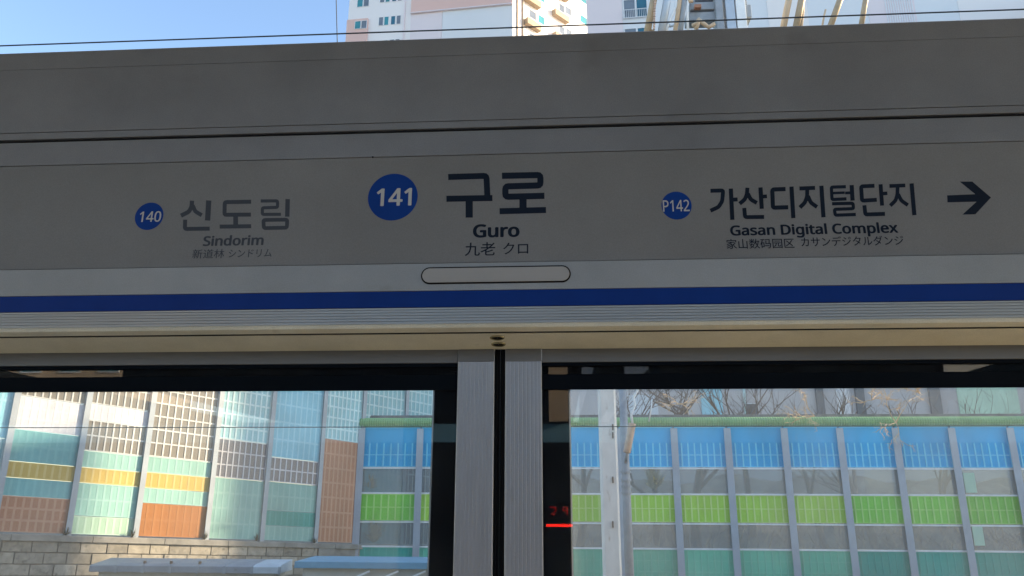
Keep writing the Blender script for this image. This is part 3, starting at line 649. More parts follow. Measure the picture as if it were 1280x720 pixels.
strokes([(34, [(55, 161), (164, 158), (156, 250), (125, 300), (55, 332)]), (36, [(230, 142), (243, 410)]), (34, [(234, 238), (288, 235)])], *K6, 'hangul_name', B_, hd)
strokes([(34, [(372, 135), (368, 190), (350, 235), (305, 272)]), (34, [(376, 185), (400, 235), (453, 265)]), (36, [(484, 132), (495, 315)]), (32, [(490, 212), (540, 208)]), (34, [(345, 308), (352, 387), (515, 385)])], *K6, 'hangul_name', B_, hd)
strokes([(36, [(699, 146), (585, 150), (591, 306), (722, 302)]), (36, [(750, 125), (766, 395)])], *K6, 'hangul_name', B_, hd)
strokes([(34, [(818, 141), (952, 136)]), (34, [(885, 145), (884, 210), (865, 262), (822, 304)]), (34, [(890, 205), (915, 262), (969, 300)]), (36, [(1006, 118), (1024, 388)])], *K6, 'hangul_name', B_, hd)
strokes([(28, [(325, 126), (200, 130), (206, 236), (330, 230)]), (22, [(204, 181), (315, 177)]), (36, [(374, 112), (382, 245)]), (24, [(318, 180), (376, 178)]), (28, [(206, 272), (386, 268), (390, 314), (226, 320), (234, 370), (410, 364)])], *K7, 'hangul_name', B_, hd)
strokes([(34, [(570, 118), (455, 123), (463, 246), (590, 238)]), (34, [(622, 105), (635, 288)]), (30, [(628, 186), (680, 182)]), (34, [(483, 285), (492, 364), (660, 359)])], *K7, 'hangul_name', B_, hd)
strokes([(32, [(698, 120), (834, 115)]), (32, [(768, 125), (766, 195), (750, 245), (705, 288)]), (32, [(772, 190), (800, 245), (856, 284)]), (36, [(888, 98), (912, 370)])], *K7, 'hangul_name', B_, hd)
ap = [(1024, 118), (1118, 114), (1066, 72), (1108, 72), (1170, 125), (1118, 181), (1075, 182), (1122, 139), (1025, 141)]
ap = [W(800+x/2.667, 200+y/2.667, YS-.0006) for x, y in ap]
MB().add(ap, [(0, 1, 7, 8), (1, 2, 3, 4), (1, 4, 5, 7), (5, 6, 7)]).build('arrow', B_, hd, fix=False)

# ================================================================ DOOR LEAVES
def XD(px, py=580, y=YD):
    return W(px, py, y).x
zt0 = Z(410)-0.001                      # top of transom (under soffit)
zt1 = hz(453, YD)                    # bottom of transom
def ribbed_plan(x0, x1, yf, yb, n):
    P = [(x0, yb), (x0, yf+.002), (x0+.003, yf)]
    w = (x1-x0-.006)/n
    for k in range(n):
        a = x0+.003+w*k
        P += [(a+.15*w, yf), (a+.28*w, yf+.0008), (a+.42*w, yf+.0008), (a+.55*w, yf)]
    P += [(x1-.003, yf), (x1, yf+.002), (x1, yb)]
    return P
leafs = {}
for side in (0, 1):
    lf = empty('glass_door_leaf', ('glazed platform door leaf with stone wall and patchwork barrier seen through its clear pane', 'glazed platform door leaf with red display reflection in its black glass border')[side], 'glass door', 'platform screen door leaves')
    if side == 0:
        s0, s1 = XD(569.6), XD(616.8)
        xo = -3.4
        c1 = XD(538.6)
        rng = (xo, s0)
        cl = (xo, c1)
        fr_ = (c1, s0)
    else:
        s0, s1 = XD(631), XD(678)
        xo = 4.2
        c1 = XD(712.6)
        rng = (s1, xo)
        cl = (c1, xo)
        fr_ = (s1, c1)
    MB().prof(ribbed_plan(s0, s1, YD-.004, YD+.05, 9), 'z', 0.05, zt0).build('stile', M['stile'], lf)
    MB().box(rng[0]+(.0015 if side else 0), rng[1]-(0 if side else .0015), YD, YD+.05, zt1, zt0).build('top_rail', M['transom'], lf, bevel=0.001)
    MB().box(s0+.001, s1-.001, YD-.0075, YD-.0045, hz(452, YD), zs1-.001).build('dark_stile_top', M['transom'], lf, bevel=.001)  # darker smooth strip over the stile top, in the transom colour
    # matte black gaskets over the top edge of the glass
    MB().box(rng[0], rng[1], YD+.006, YD+.0175, hz(457.6, YD), zt1-.0005).build('gasket', M['matte'], lf)
    zb = hz(487.2, YD+.01)
    MB().box(rng[0], rng[1], YD+.010, YD+.0175, zb, hz(467.6, YD)).build('gasket', M['matte'], lf)
    MB().box(rng[0], rng[1], YD+.018, YD+.026, 0.12, zt1+.01).build('glass_pane', M['glass'], lf)
    fb = MB()
    fb.box(rng[0], rng[1], YD+.0275, YD+.034, hz(486.0, YD+.03), zt1+.01)
    fb.box(fr_[0], fr_[1], YD+.0275, YD+.034, 0.12, hz(486.0, YD+.03)-.0003)
    fb.build('black_border', M['frit'], lf)
    bd = MB()
    if side:
        bd.box(c1, c1+.0055, YD+.0275, YD+.05, 0.12, hz(486.3, YD+.03))
    else:
        bd.box(c1-.0055, c1, YD+.0275, YD+.05, 0.12, hz(486.3, YD+.03))
    bd.build('glazing_bead', M['bead'], lf)
    MB().box(rng[0], rng[1], YD, YD+.05, 0.03, 0.12).build('bottom_rail', M['stile'], lf)
    MB().box(*((xo-.12, xo) if side == 0 else (xo, xo+.12)), YD, YD+.05, 0.03, zt0).build('stile', M['stile'], lf)
    if side == 0:
        sx1 = XD(631)
        MB().prof([(s1+.0005, YD+.03), (s1+.004, YD+.012), (s1+.011, YD+.010), (s1+.014, YD+.02), ((s1+sx1)/2-.001, YD+.02), ((s1+sx1)/2-.001, YD+.045), (s1+.0005, YD+.045)], 'z', 0.05, zt0).build('rubber_seal', M['rubber'], lf)
        MB().prof([((s1+sx1)/2+.001, YD+.02), (sx1-.014, YD+.02), (sx1-.011, YD+.010), (sx1-.004, YD+.012), (sx1-.0005, YD+.03), (sx1-.0005, YD+.045), ((s1+sx1)/2+.001, YD+.045)], 'z', 0.05, zt0).build('rubber_seal', M['rubber'], lf)
MB_ = MB().box(-3.6, 4.4, YD-.05, YD+.08, 0.0, 0.03)
tag(MB_.build('door_threshold', M['transom']), 'metal threshold strip under the glass platform doors', 'threshold')

# ================================================================ NOISE BARRIER ON THE STONE WALL (runs away to the right, downhill)
O = W(449, 600, 24.0)
gdir = ray(1580, 715)
dh = Vector((gdir.x, gdir.y, 0)); slope = gdir.z/dh.length; dh.normalize()
nW = Vector((dh.y, -dh.x, 0))
def wts(px, py, off=0.0):
    P = WP(px, py, O+nW*off, nW)
    t = (P-O).dot(dh)
    return t, P.z-O.z-slope*t
def wp(t, s, off=0.0):
    return O + dh*t + Vector((0, 0, s+slope*t)) + nW*off
def wbox(mb, t0, t1, s0, s1, o0, o1, mi=0):
    return mb.slab([wp(t0, s0, o0), wp(t1, s0, o0), wp(t1, s1, o0), wp(t0, s1, o0)], nW*(o1-o0), mi)
def panel(parent, t0, t1, s0, s1, m, nx, nz, pt, bx=0.022, bz=0.022, name='panel', top_plain=0.0, dep=0.018):
    """coloured board with proud ribs; pt(t,s,off) gives the point"""
    mb = MB()
    def bx_(a, b, c, d, o0, o1, mi):
        mb.slab([pt(a, c, o0), pt(b, c, o0), pt(b, d, o0), pt(a, d, o0)], pt(a, c, o1)-pt(a, c, o0), mi)
    bx_(t0, t1, s0, s1, 0, -0.05, 0)
    e = 0.025
    st = s1-(s1-s0)*top_plain
    bx_(t0+.001, t1-.001, s1-e, s1-.001, dep, 0.0004, 1)
    bx_(t0+.001, t1-.001, s0+.001, s0+e, dep, 0.0004, 1)
    if nx:
        w = (t1-t0)/nx
        for i in range(0, nx+1):
            c = min(max(t0+w*i, t0+bx*.6), t1-bx*.6)
            bx_(c-bx/2, c+bx/2, s0+e+.0005, st-(e if top_plain == 0 else 0)-.0005, dep*.9, 0.0004, 1)
    for j in range(1, nz):
        c = s0+(st-s0)*j/nz
        bx_(t0+.002, t1-.002, c-bz/2, c+bz/2, dep*.8, 0.0003, 1)
    return mb.build(name, [M[m], M[m+'_bar'] if m.startswith('cell') else M[m+'_rib']], parent, fix=False)

nb = empty('noise_barrier', 'patchwork noise barrier of teal, yellow, orange and lattice panels standing on the stone wall', 'noise barrier')
PX = [-78, 1.5, 94.5, 177.5, 264.5, 332.5, 398.5, 449]
PT = [wts(x, 600)[0] for x in PX]
PT = [PT[0]-3.9, PT[0]-1.95] + PT + [PT[-1]+1.95, PT[-1]+3.9, PT[-1]+5.85]
S_TOP = wts(450, 462)[1]
S_BOT = wts(20, 666)[1]
sy = lambda x, y: wts(x, y)[1]
POSTW = 0.15
for t in PT:
    p = MB()
    wbox(p, t-POSTW/2, t+POSTW/2, S_BOT-.02, S_TOP+.05, 0.10, 0.085)
    wbox(p, t-.012, t+.012, S_BOT-.02, S_TOP+.05, 0.0848, -0.085)
    wbox(p, t-POSTW/2, t+POSTW/2, S_BOT-.02, S_TOP+.05, -0.0852, -0.10)
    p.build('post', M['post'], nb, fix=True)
bays = {
 2: [(20, None, 'cell', 2), (493, 'white', 3), ],
}
BAYS = [
 (0, [(None, 'pteal', 3), (560, 'lblue', 2), (620, 'teal', 1)], -60),
 (1, [(None, 'lblue', 4), (540, 'teal', 3)], -60),
 (2, [(None, 'lblue', 4), (541, 'pteal', 3)], -60),
 (3, [(None, 'cell', 4), (493.5, 'white', 3), (536, 'teal', 2), (576.5, 'yellow', 1), (597, 'teal', 1), (620, 'brown', 3)], 20),
 (4, [(None, 'cell', 5), (503, 'white', 1), (523.5, 'cell', 2), (563, 'mint', 1), (584, 'yellow', 1), (603.5, 'mint', 2), (645, 'mint2', 1)], 106),
 (5, [(None, 'cell', 10), (570.5, 'mint', 1), (590.5, 'yellow', 1), (610, 'mint', 1), (629, 'orange', 2)], 190),
 (6, [(None, 'pteal', 8), (547, 'cellb', 3), (596.5, 'mint', 4)], 272),
 (7, [(None, 'lblue', 6), (571, 'cellb', 2), (602, 'mint', 2), (638, 'dteal', 1), (657, 'mint', 1)], 341),
 (8, [(None, 'pteal', 7), (548, 'brown', 7)], 406),
 (9, [(None, 'pteal', 7), (560, 'lblue', 4)], 451),
 (10, [(None, 'pteal', 7), (560, 'cellb', 4)], 480),
 (11, [(None, 'white', 7), (560, 'mint', 4)], 500),
]
for bi, rows, xr in BAYS:
    t0, t1 = PT[bi]+.045, PT[bi+1]-.045
    ss = [S_TOP]+[sy(xr, r[0]) for r in rows[1:]]+[S_BOT+.01]
    for k, r in enumerate(rows):
        m = r[1]
        sa, sb = ss[k+1]+.006, ss[k]-.006
        bar = 0.04 if m.startswith('cell') else 0.055
        panel(nb, t0, t1, sa, sb, m, 9, r[2], wp, bar, bar, dep=.018 if (m.startswith('cell') or m == 'pteal') else .005)

# retaining wall of stone blocks under it
rw = empty('retaining_wall', 'weathered stone block retaining wall carrying the patchwork noise barrier', 'retaining wall')
cb = MB()
S_C = sy(20, 675.5)
ta = PT[0]-2; tb = PT[-1]+1
tsp = wts(394, 690)[0]
k = ta
i = 0
while k < tb:
    e = min(k+1.9, tb)
    c = MB(); wbox(c, k+.004, e-.004, S_C, S_BOT-.022, 0.20, -0.3)
    c.build('coping_stone', M['coping'], rw, bevel=0.012)
    k = e
core = MB(); wbox(core, ta, tb, -6.5, S_C-.003, 0.085, -0.5)
core.build('core', M['mortar'], rw)
rh = (sy(150, 686)-sy(150, 699.5))
rb = random.Random(11)
meshes = []
for j in range(7):
    s1 = S_C-.006-rh*j; s0 = s1-rh+.022
    t = PT[0]-1.0+(0.31 if j % 2 else 0)
    while t < tsp:
        w = rb.choice((.54, .6, .66, .62))
        if t+w > tsp-.2:
            w = tsp-t
        b = MB()
        o_ = rb.uniform(.112, .15)
        wbox(b, t+.011, t+w-.011, s0, s1, o_, 0.0852)
        b.build('stone_block', M[rb.choice(('stone1', 'stone2', 'stone3'))], rw, bevel=0.01)
        t += w
for (a, b_, o_) in ((tsp+.01, tsp+.62, .20), (tsp+.63, tsp+2.3, .13), (tsp+2.31, tb, .14)):
    c = MB(); wbox(c, a, b_, -5.5, S_C-.004, o_, .086)
    c.build('concrete_panel', M['coping'], rw, bevel=.01)

# weeds growing at the post feet
def tuft(P, r, n, m, label, seed, name='weed_tuft', cat='weed', group=None, up=1.0, wd_=0.006):
    q = random.Random(seed)
    mb = MB()
    for i in range(n):
        a = q.uniform(0, 6.28); el = q.uniform(.15, 1.4)
        d = Vector((math.cos(a)*math.cos(el), math.sin(a)*math.cos(el), math.sin(el)*up))*r*q.uniform(.5, 1)
        w = Vector((-math.sin(a), math.cos(a), 0))*wd_*q.uniform(.5, 1.5)
        m1 = P+d*.5+Vector((0, 0, r*.1))+Vector((q.uniform(-1, 1), q.uniform(-1, 1), q.uniform(-1, 1)))*r*.08
        mb.add([P-w, P+w, m1+w, m1-w, P+d], [(0, 1, 2, 3), (3, 2, 4)])
    return tag(mb.build(name, m, None, fix=False), label, cat, group)
for i, (x, y, l) in enumerate(((83, 664.5, 'at the barrier post right of the brown panel'), (166, 667, 'at the barrier post left of the orange panel'), (256, 670.5, 'at the barrier post right of the orange panel'), (321, 674, 'between the two mint green bays'), (393, 677, 'at the barrier post left of the tall rust panel'))):
    t, s = wts(x, y, .15)
    P = wp(t, S_BOT-.02, .15)
    tuft(P, .30, 34, M['weed'], 'dark weed tuft on the coping '+l, 20+i, group='weeds on the wall coping', wd_=.008)

# ================================================================ FAR NOISE BARRIER (parallel to the platform)
YF = 24.0
fbn = empty('noise_barrier', 'long striped noise barrier of blue, green and clear panels under a ribbed green pipe cap', 'noise barrier')
def fp(x, z, off=0.0):
    return Vector((x, YF-off, z))
fpx = [450, 524, 586, 645, 705, 774.5, 845, 912.5, 984.5, 1055, 1125.5, 1196.7, 1271]
FX = [W(x, 600, YF).x for x in fpx]
FX += [FX[-1]+2.08*(i+1) for i in range(4)]
zF = lambda py: hz(py, YF)
ZB = -1.45
fw_ = 0.24
for i, x in enumerate(FX):
    p = MB()
    p.box(x-fw_/2, x+fw_/2, YF-.14, YF-.12, ZB, zF(536))
    p.box(x-.012, x+.012, YF-.1198, YF+.12, ZB, zF(536))
    p.box(x-fw_/2, x+fw_/2, YF+.1202, YF+.14, ZB, zF(536))
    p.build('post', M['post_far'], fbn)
hedge = (FX[0]-.1, FX[-1]+.1)
for i in range(len(FX)-1):
    x0, x1 = FX[i]+.03, FX[i+1]-.03
    gm = 'green' if (i < 1 or i >= 9) else 'lime'
    jm = 'jade' if i < 9 else 'tealg'
    if i in (0, 1):
        jm = 'tealg' if i == 0 else 'jade'
    panel(fbn, x0, x1, zF(584)+.01, zF(534), 'blue', 8, 2, fp, .05, .03, top_plain=.40)
    panel(fbn, x0, x1, zF(652)+.01, zF(618), gm, 8, 2, fp, .05, .03)
    panel(fbn, x0, x1, ZB, zF(685.5), jm, 8, 3, fp, .03, .02)
    for (a, b) in ((586.4, 616), (654.6, 683.2)):
        MB().box(x0, x1, YF-.005, YF+.010, zF(b)+.005, zF(a)-.005).build('clear_pane', M['acrylic'], fbn)
    for a in (585.2, 617, 653.4, 684.4):
        MB().box(x0, x1, YF-.035, YF+.03, zF(a)-.026, zF(a)+.026).build('rail_strip', M['alu'], fbn)
# pipe cap
pr_ = MB()
px0, px1 = hedge
zc_ = zF(527.8); r0 = 0.155
nring = int((px1-px0)/0.085)
pts, rr = [], []
for k in range(nring+1):
    x = px0+(px1-px0)*k/nring
    pts.append(Vector((x, YF, zc_))); rr.append(r0)
    pts.append(Vector((x+.035, YF, zc_))); rr.append(r0+.018)
    pts.append(Vector((x+.055, YF, zc_))); rr.append(r0+.018)
pr_.tube(pts, rr, 12)
pr_.build('pipe_cap', M['pipe'], fbn, smooth=False, fix=False)
MB().box(px0, px1, YF-.03, YF+.13, zF(534)+.001, zc_-r0*.7).build('cap_tray', M['post_far'], fbn)
MB().box(px0, px1, YF+.24, YF+.34, zF(540), zF(518)).build('back_strip', M['capgrey'], fbn)  # grey strip behind and just above the pipe cap
for (a, b, c, d) in ((1203, 1221, 591, 616), (1214, 1231, 657, 682)):
    A = W(a, c, YF); B = W(b, d, YF)
    MB().box(A.x, B.x, YF-.03, YF-.0065, B.z, A.z).build('pale_sheet', M['mint2_rib'], fbn)

# dry twigs caught on the barrier top, sunlight put into their tan
def clump(P, r, label, seed, lean):
    q = random.Random(seed)
    mb = MB()
    def br(p, d, ln, rad, lv):
        pts = [p]; dd = d.copy()
        for i in range(3):
            dd = (dd+Vector((q.uniform(-1, 1), q.uniform(-1, 1), q.uniform(-1, .8)))*.35).normalized()
            p = p+dd*ln/3
            pts.append(p)
        mb.tube(pts, [rad, rad*.8, rad*.6, rad*.35], 4, caps=False)
        if lv < 3:
            for k in range(3):
                pp = pts[q.choice((1, 2, 3))]
                br(pp, (dd+Vector((q.uniform(-1, 1), q.uniform(-.6, .6), q.uniform(-.8, .8)))).normalized(), ln*q.uniform(.45, .75), rad*.7, lv+1)
    for k in range(4):
        br(P, Vector((lean+q.uniform(-.9, .9), q.uniform(-.4, .1), q.uniform(-.15, .75))).normalized(), r*q.uniform(.6, 1), .021, 0)
    return tag(mb.build('dry_twigs', M['twig'], None, fix=False), label, 'twigs', 'dry twigs on the far barrier')
for i, (x, y, r, ln, l) in enumerate(((1120, 528, .85, .1, 'large dry twig clump in painted sunlit tan hanging over the green pipe cap'), (1018, 520, .75, -1.2, 'long thin dry twigs in painted sunlit tan reaching leftward above the middle of the pipe cap'), (1090, 500, .7, .2, 'dry twigs high above the pipe cap just left of the large clump'), (848, 505, .6, 0, 'small dry twigs above the pipe cap near the grey catenary pole'), (1150, 492, .5, 0, 'faint dry twigs high to the right of the large clump'))):
    clump(W(x, y, 23.6), r, l, 40+i, ln)
for i, (x, y, r, l) in enumerate(((462, 612, .35, 'upright yellow dry shrub behind the upper clear pane at the barrier corner'), (467, 678, .5, 'round yellow dry shrub behind the lower clear pane at the barrier corner'), (818, 612, .55, 'pale dry shrub behind the upper clear pane right of the poles'))):
    P = W(x, y, 24.45)
    tuft(P, r*1.6, 130, M['dry_yellow'], l, 80+i, 'dry_shrub', 'shrub', 'dry shrubs behind the clear panes', up=1.2, wd_=.03)

# ================================================================ BARE TREES BEHIND
def tree(x, y, h, seed, label, spread=1.0):
    q = random.Random(seed)
    root = empty('bare_tree', label, 'tree', 'bare trees behind the far barrier')
    tr = MB(); cr = MB()
    z0 = slz(x, y)-.1
    def branch(p, d, ln, r, lv):
        nseg = 3
        pts = [p]; rs_ = [r]
        dd = d.copy()
        for i in range(nseg):
            dd = (dd + Vector((q.uniform(-1, 1), q.uniform(-1, 1), q.uniform(-.6, .7)))*.22).normalized()
            p = p+dd*ln/nseg
            pts.append(p); rs_.append(r*(1-.5*(i+1)/nseg))
        (tr if lv == 0 else cr).tube(pts, rs_, 6 if lv < 2 else 3, caps=False)
        if lv >= 4:
            return
        for k in range((3, 4, 4, 3)[lv]):
            f_ = q.uniform(.35, 1) if lv else q.uniform(.45, 1)
            i0 = min(int(f_*nseg), nseg-1); fr = f_*nseg-i0
            pp = pts[i0]*(1-fr)+pts[i0+1]*fr
            nd = (dd + Vector((q.uniform(-1, 1)*spread, q.uniform(-1, 1), q.uniform(-.35, .8)))*.9).normalized()
            branch(pp, nd, ln*q.uniform(.5, .78), max(.007, r*.55*q.uniform(.7, 1)), lv+1)
    branch(Vector((x, y, z0)), Vector((0, 0, 1)), h*.55, h*.026, 0)
    tr.build('trunk', M['bark'], root, smooth=True, fix=False)
    cr.build('crown', M['bark'], root, smooth=True, fix=False)
    return root
for i, (px, y, h, l) in enumerate(((480, 27.5, 6.5, 'bare tree behind the barrier corner seen through the left leaf'), (530, 28.5, 7, 'bare tree behind the barrier beside the black border of the left leaf'), (722, 27, 6.5, 'bare tree just left of the white concrete pole'), (818, 28, 6.5, 'bare tree right of the grey catenary pole'), (866, 27.5, 8, 'thick trunked bare tree in front of the pale blue window'), (935, 29, 6.5, 'slender bare tree before the middle of the grey building'), (1024, 28, 6, 'bare tree with a straight stem above the pipe cap'), (1088, 27.5, 7, 'bare tree beside the large dry twig clump'), (1170, 30, 6, 'thin bare tree toward the far end of the barrier'))):
    P = W(px, 600, y)
    tree(P.x, y, h, 60+i, l)

# ================================================================ POLES AND WIRES ON THE TRACK SIDE
Yp = 10.0
A = W(757.5, 490, Yp); B = W(766, 720, Yp)
pr2 = MB()
cx = (A.x+B.x)/2
hw_ = 0.145
pl = empty('concrete_pole', 'thick white concrete pole with rusty streaks beyond the right door leaf', 'pole')
c_ = .035
MB().prof([(cx-hw_+c_, Yp-hw_), (cx+hw_-c_, Yp-hw_), (cx+hw_, Yp-hw_+c_), (cx+hw_, Yp+hw_-c_), (cx+hw_-c_, Yp+hw_), (cx-hw_+c_, Yp+hw_), (cx-hw_, Yp+hw_-c_), (cx-hw_, Yp-hw_+c_)], 'z', -1.2, W(757, 400, Yp).z).build('shaft', M['conc_white'], pl)
for zz in (535, 545, 600, 655):
    P = W(765, zz, Yp)
    MB().box(P.x-.01, P.x+.015, Yp-hw_-.025, Yp-hw_-.001, P.z-.05, P.z+.05).build('step_bolt', M['rail'], pl)
Yg = 11.0
gp = empty('catenary_pole', 'slim grey catenary pole with a tilted brown insulator beside the white pole', 'pole')
A = W(782.5, 600, Yg)
MB().tube([(A.x, Yg, -1.2), (A.x, Yg, W(780, 470, Yg).z)], [.085, .07], 12).build('shaft', M['pole_grey'], gp, smooth=True)
for zz in (590, 600, 608, 616):
    P = W(781, zz, Yg)
    MB().tube([(A.x, Yg, P.z-.02), (A.x, Yg, P.z+.02)], .095, 12).build('clamp', M['pole_grey'], gp)
ins = [W(790.5, 529, Yg-.35), W(788.5, 540, Yg-.35), W(783.5, 566, Yg-.3)]
mb = MB()
L0, L1 = ins[0], ins[2]
pts, rr = [], []
for k in range(25):
    pts.append(L0.lerp(L1, k/24)); rr.append(.074 if k % 2 else .060)
mb.tube(pts, rr, 12)
io = mb.build('insulator', M['porcelain'], gp, smooth=True)
MB().tube([L1, W(782.5, 574, Yg-.2), (A.x, Yg-.02, W(782, 578, Yg).z)], .035, 8).build('bracket', M['steel'], gp, smooth=True)
MB().tube([W(798, 470, Yg-.35), W(797, 487, Yg-.35), W(792, 497, Yg-.35), W(793.5, 507, Yg-.35), W(789, 518, Yg-.35), L0], .022, 6).build('hanger', M['alu'], gp, smooth=True)
MB().tube([W(815, 499, Yg-.3), W(814, 512, Yg-.3), W(811, 527, Yg-.3)], .012, 6).build('stay', M['alu'], gp, smooth=True)
def wire(p, q, r, label, sag=0.0):
    P = [p.lerp(q, k/30)-Vector((0, 0, sag*4*(k/30)*(1-k/30))) for k in range(31)]
    return tag(MB().tube(P, r, 6).build('overhead_wire', M['wire'], smooth=True), label, 'wire', None)
zw = W(640, 533.5, 9.0).z
wire(Vector((-30, 9.0, zw)), Vector((30, 9.0, zw)), .007, 'thin dark wire crossing in front of the barriers behind the glass')
zw = W(640, 34.5, 6.5).z
wire(Vector((-30, 6.5, zw)), Vector((30, 6.5, zw)), .011, 'dark overhead wire running just above the top of the header')
a = W(419.5, -30, 7.5); b = W(421.8, 60, 7.5)
tag(MB().tube([b-(a-b)*1.2, a+(a-b)*2], .008, 6).build('drop_wire', M['wire'], smooth=True), 'thin upright wire crossing the blue sky left of the apartments', 'wire')

# ================================================================ CATENARY GANTRY PEEKING OVER THE HEADER
Yc = 11.0
gn = empty('catenary_gantry', 'overhead catenary gantry with pale box mast, brown tubes and brackets above the header', 'gantry')
def gt(pts, r, m, name='tube', Y=Yc, n=10):
    return MB().tube([W(x, y, Y) for x, y in pts], r, n).build(name, M[m], gn, smooth=True)
def gbox(x0, y0, x1, y1, m, name, Y=Yc, d=.3):
    a, b = W(x0, y0, Y), W(x1, y1, Y)
    return MB().box(min(a.x, b.x), max(a.x, b.x), Y, Y+d, min(a.z, b.z), max(a.z, b.z)).build(name, M[m], gn, bevel=.01)
gbox(901, -60, 925, 80, 'lightsteel', 'mast')
gbox(897.5, -60, 900.6, 80, 'pole_grey', 'mast_flange', d=.34)
gbox(925.4, -60, 926.8, 80, 'alu', 'mast_flange', d=.34)
gbox(862, 3, 897, 11, 'pole_grey', 'crossarm', Yc+.1)
gbox(858, 15.5, 897, 24, 'pole_grey', 'crossarm', Yc+.12)
gbox(868, -8, 897, -1, 'pole_grey', 'crossarm', Yc+.14)
gbox(927.2, 6, 940, 21, 'pole_grey', 'crossarm', Yc+.06)
gbox(927.2, -6, 934, 5.5, 'pole_grey', 'crossarm', Yc+.07)
gbox(868, 5, 877, 9, 'brown', 'junction_box', Yc-.02, .1)
gt([(872, 24), (880, 30), (886, 34), (893, 30)], .045, 'cream', 'brace')
gt([(866, 32), (874, 28), (870, 36)], .05, 'cream', 'brace')
gt([(822, -30), (817, 0), (808, 45)], .075, 'tan')
gt([(836, -30), (834, 0), (826, 45)], .085, 'lightsteel')
gt([(853, -30), (850, 0), (843, 45)], .05, 'cream')
gt([(857, -30), (854, 10), (850, 45)], .055, 'pole_grey')
gt([(846, -30), (845, 8), (838, 24), (830, 45)], .03, 'alu')
gt([(861, -30), (859, 12), (860, 45)], .03, 'alu')
gt([(855, -4), (862, 2), (866, 1)], .04, 'cream')
pts = [W(818.8-.1*k, -6+3.2*k, Yc-.1) for k in range(14)]
for k, p in enumerate(pts):
    MB().tube([p-Vector((0, 0, .022)), p+Vector((0, 0, .022))], .022, 8).build('bead', M['porcelain'], gn)
gt([(818, 40), (812, 36), (807, 44)], .03, 'tan', 'clip')
gt([(826, 30), (833, 26), (838, 33), (846, 30)], .03, 'lightsteel', 'clip')
gt([(992, -30), (986, 0), (978, 40)], .07, 'cream')
gt([(1006, -30), (1002, 0), (994, 40)], .075, 'tan')
gt([(1003.5, 0), (1004, 12), (1001, 40)], .03, 'cream')
gt([(1060, -30), (1050, 0), (1036, 38)], .065, 'tan')
gt([(1032, 12), (1030, 20), (1027, 38)], .02, 'cream')
gt([(1086, -30), (1082, 0), (1076, 35)], .055, 'tan')
MB().box(-6, 14, Yc-.1, Yc+.5, W(900, -60, Yc).z, W(900, -90, Yc).z).build('beam', M['lightsteel'], gn)
MB().tube([(13.6, Yc+.2, -1.2), (13.6, Yc+.2, W(900, -90, Yc).z)], .25, 14).build('leg', M['lightsteel'], gn, smooth=True)

# ================================================================ SHEDS AT THE FOOT OF THE WALL
Ys = 14.2
sg = empty('equipment_shed', 'low shed with grey jointed roof panels below the stone wall', 'shed')
xa, xb = W(113, 708, Ys).x, W(351, 705, Ys).x
zt_ = hz(706.2, Ys, 230)
MB().box(xa+.15, xb-.15, Ys+.1, Ys+.7, -1.2, zt_-.13).build('wall', M['shed_wall'], sg)
n = 7
for k in range(n):
    a, b = xa+(xb-xa)*k/n, xa+(xb-xa)*(k+1)/n
    m = M['shed_lid'] if k == n-1 else M['shed_grey']
    tl = (0.0 if k else -.02)
    MB().prof([(Ys-.05, zt_-.16), (Ys-.05, zt_-.02), (Ys+.10, zt_+.02+tl), (Ys+.75, zt_+.07), (Ys+.75, zt_-.16)], 'x', a+.006, b-.006).build('roof_panel', m, sg, bevel=.01)
    MB().box(b-.03, b+.03, Ys-.062, Ys-.0505, zt_-.17, zt_-.015).build('joint_strip', M['pole_grey'], sg)
for px in (181, 214, 250):
    a = W(px, 704, Ys+.1)
    MB().tube([Vector((a.x, Ys+.1, zt_)), Vector((a.x, Ys+.1, zt_+.07))], .035, 8).build('roof_bolt', M['rail'], sg)
Yb = 13.4
sb_ = empty('blue_roofed_shed', 'cream shed with a flat blue roof edge in front of the green barrier panels', 'shed')
xa, xb = W(368, 705, Yb).x, W(575, 705, Yb).x
z1, z0 = hz(702.5, Yb, 450), hz(711, Yb, 450)
MB().box(xa, xb, Yb, Yb+1.3, z0, z1).build('roof', M['shed_blue'], sb_, bevel=.01)
MB().box(xa+.14, xb-.1, Yb+.16, Yb+1.2, -1.2, z0-.002).build('wall', M['shed_wall'], sb_)
for (x, y) in ((446, 716), (482, 716), (516, 716)):
    a = W(x, y+5, Yb+.05); b = W(x+16, y-2, Yb+.05)
    MB().tube([a, b], .02, 6).build('awning_arm', M['alu'], sb_)

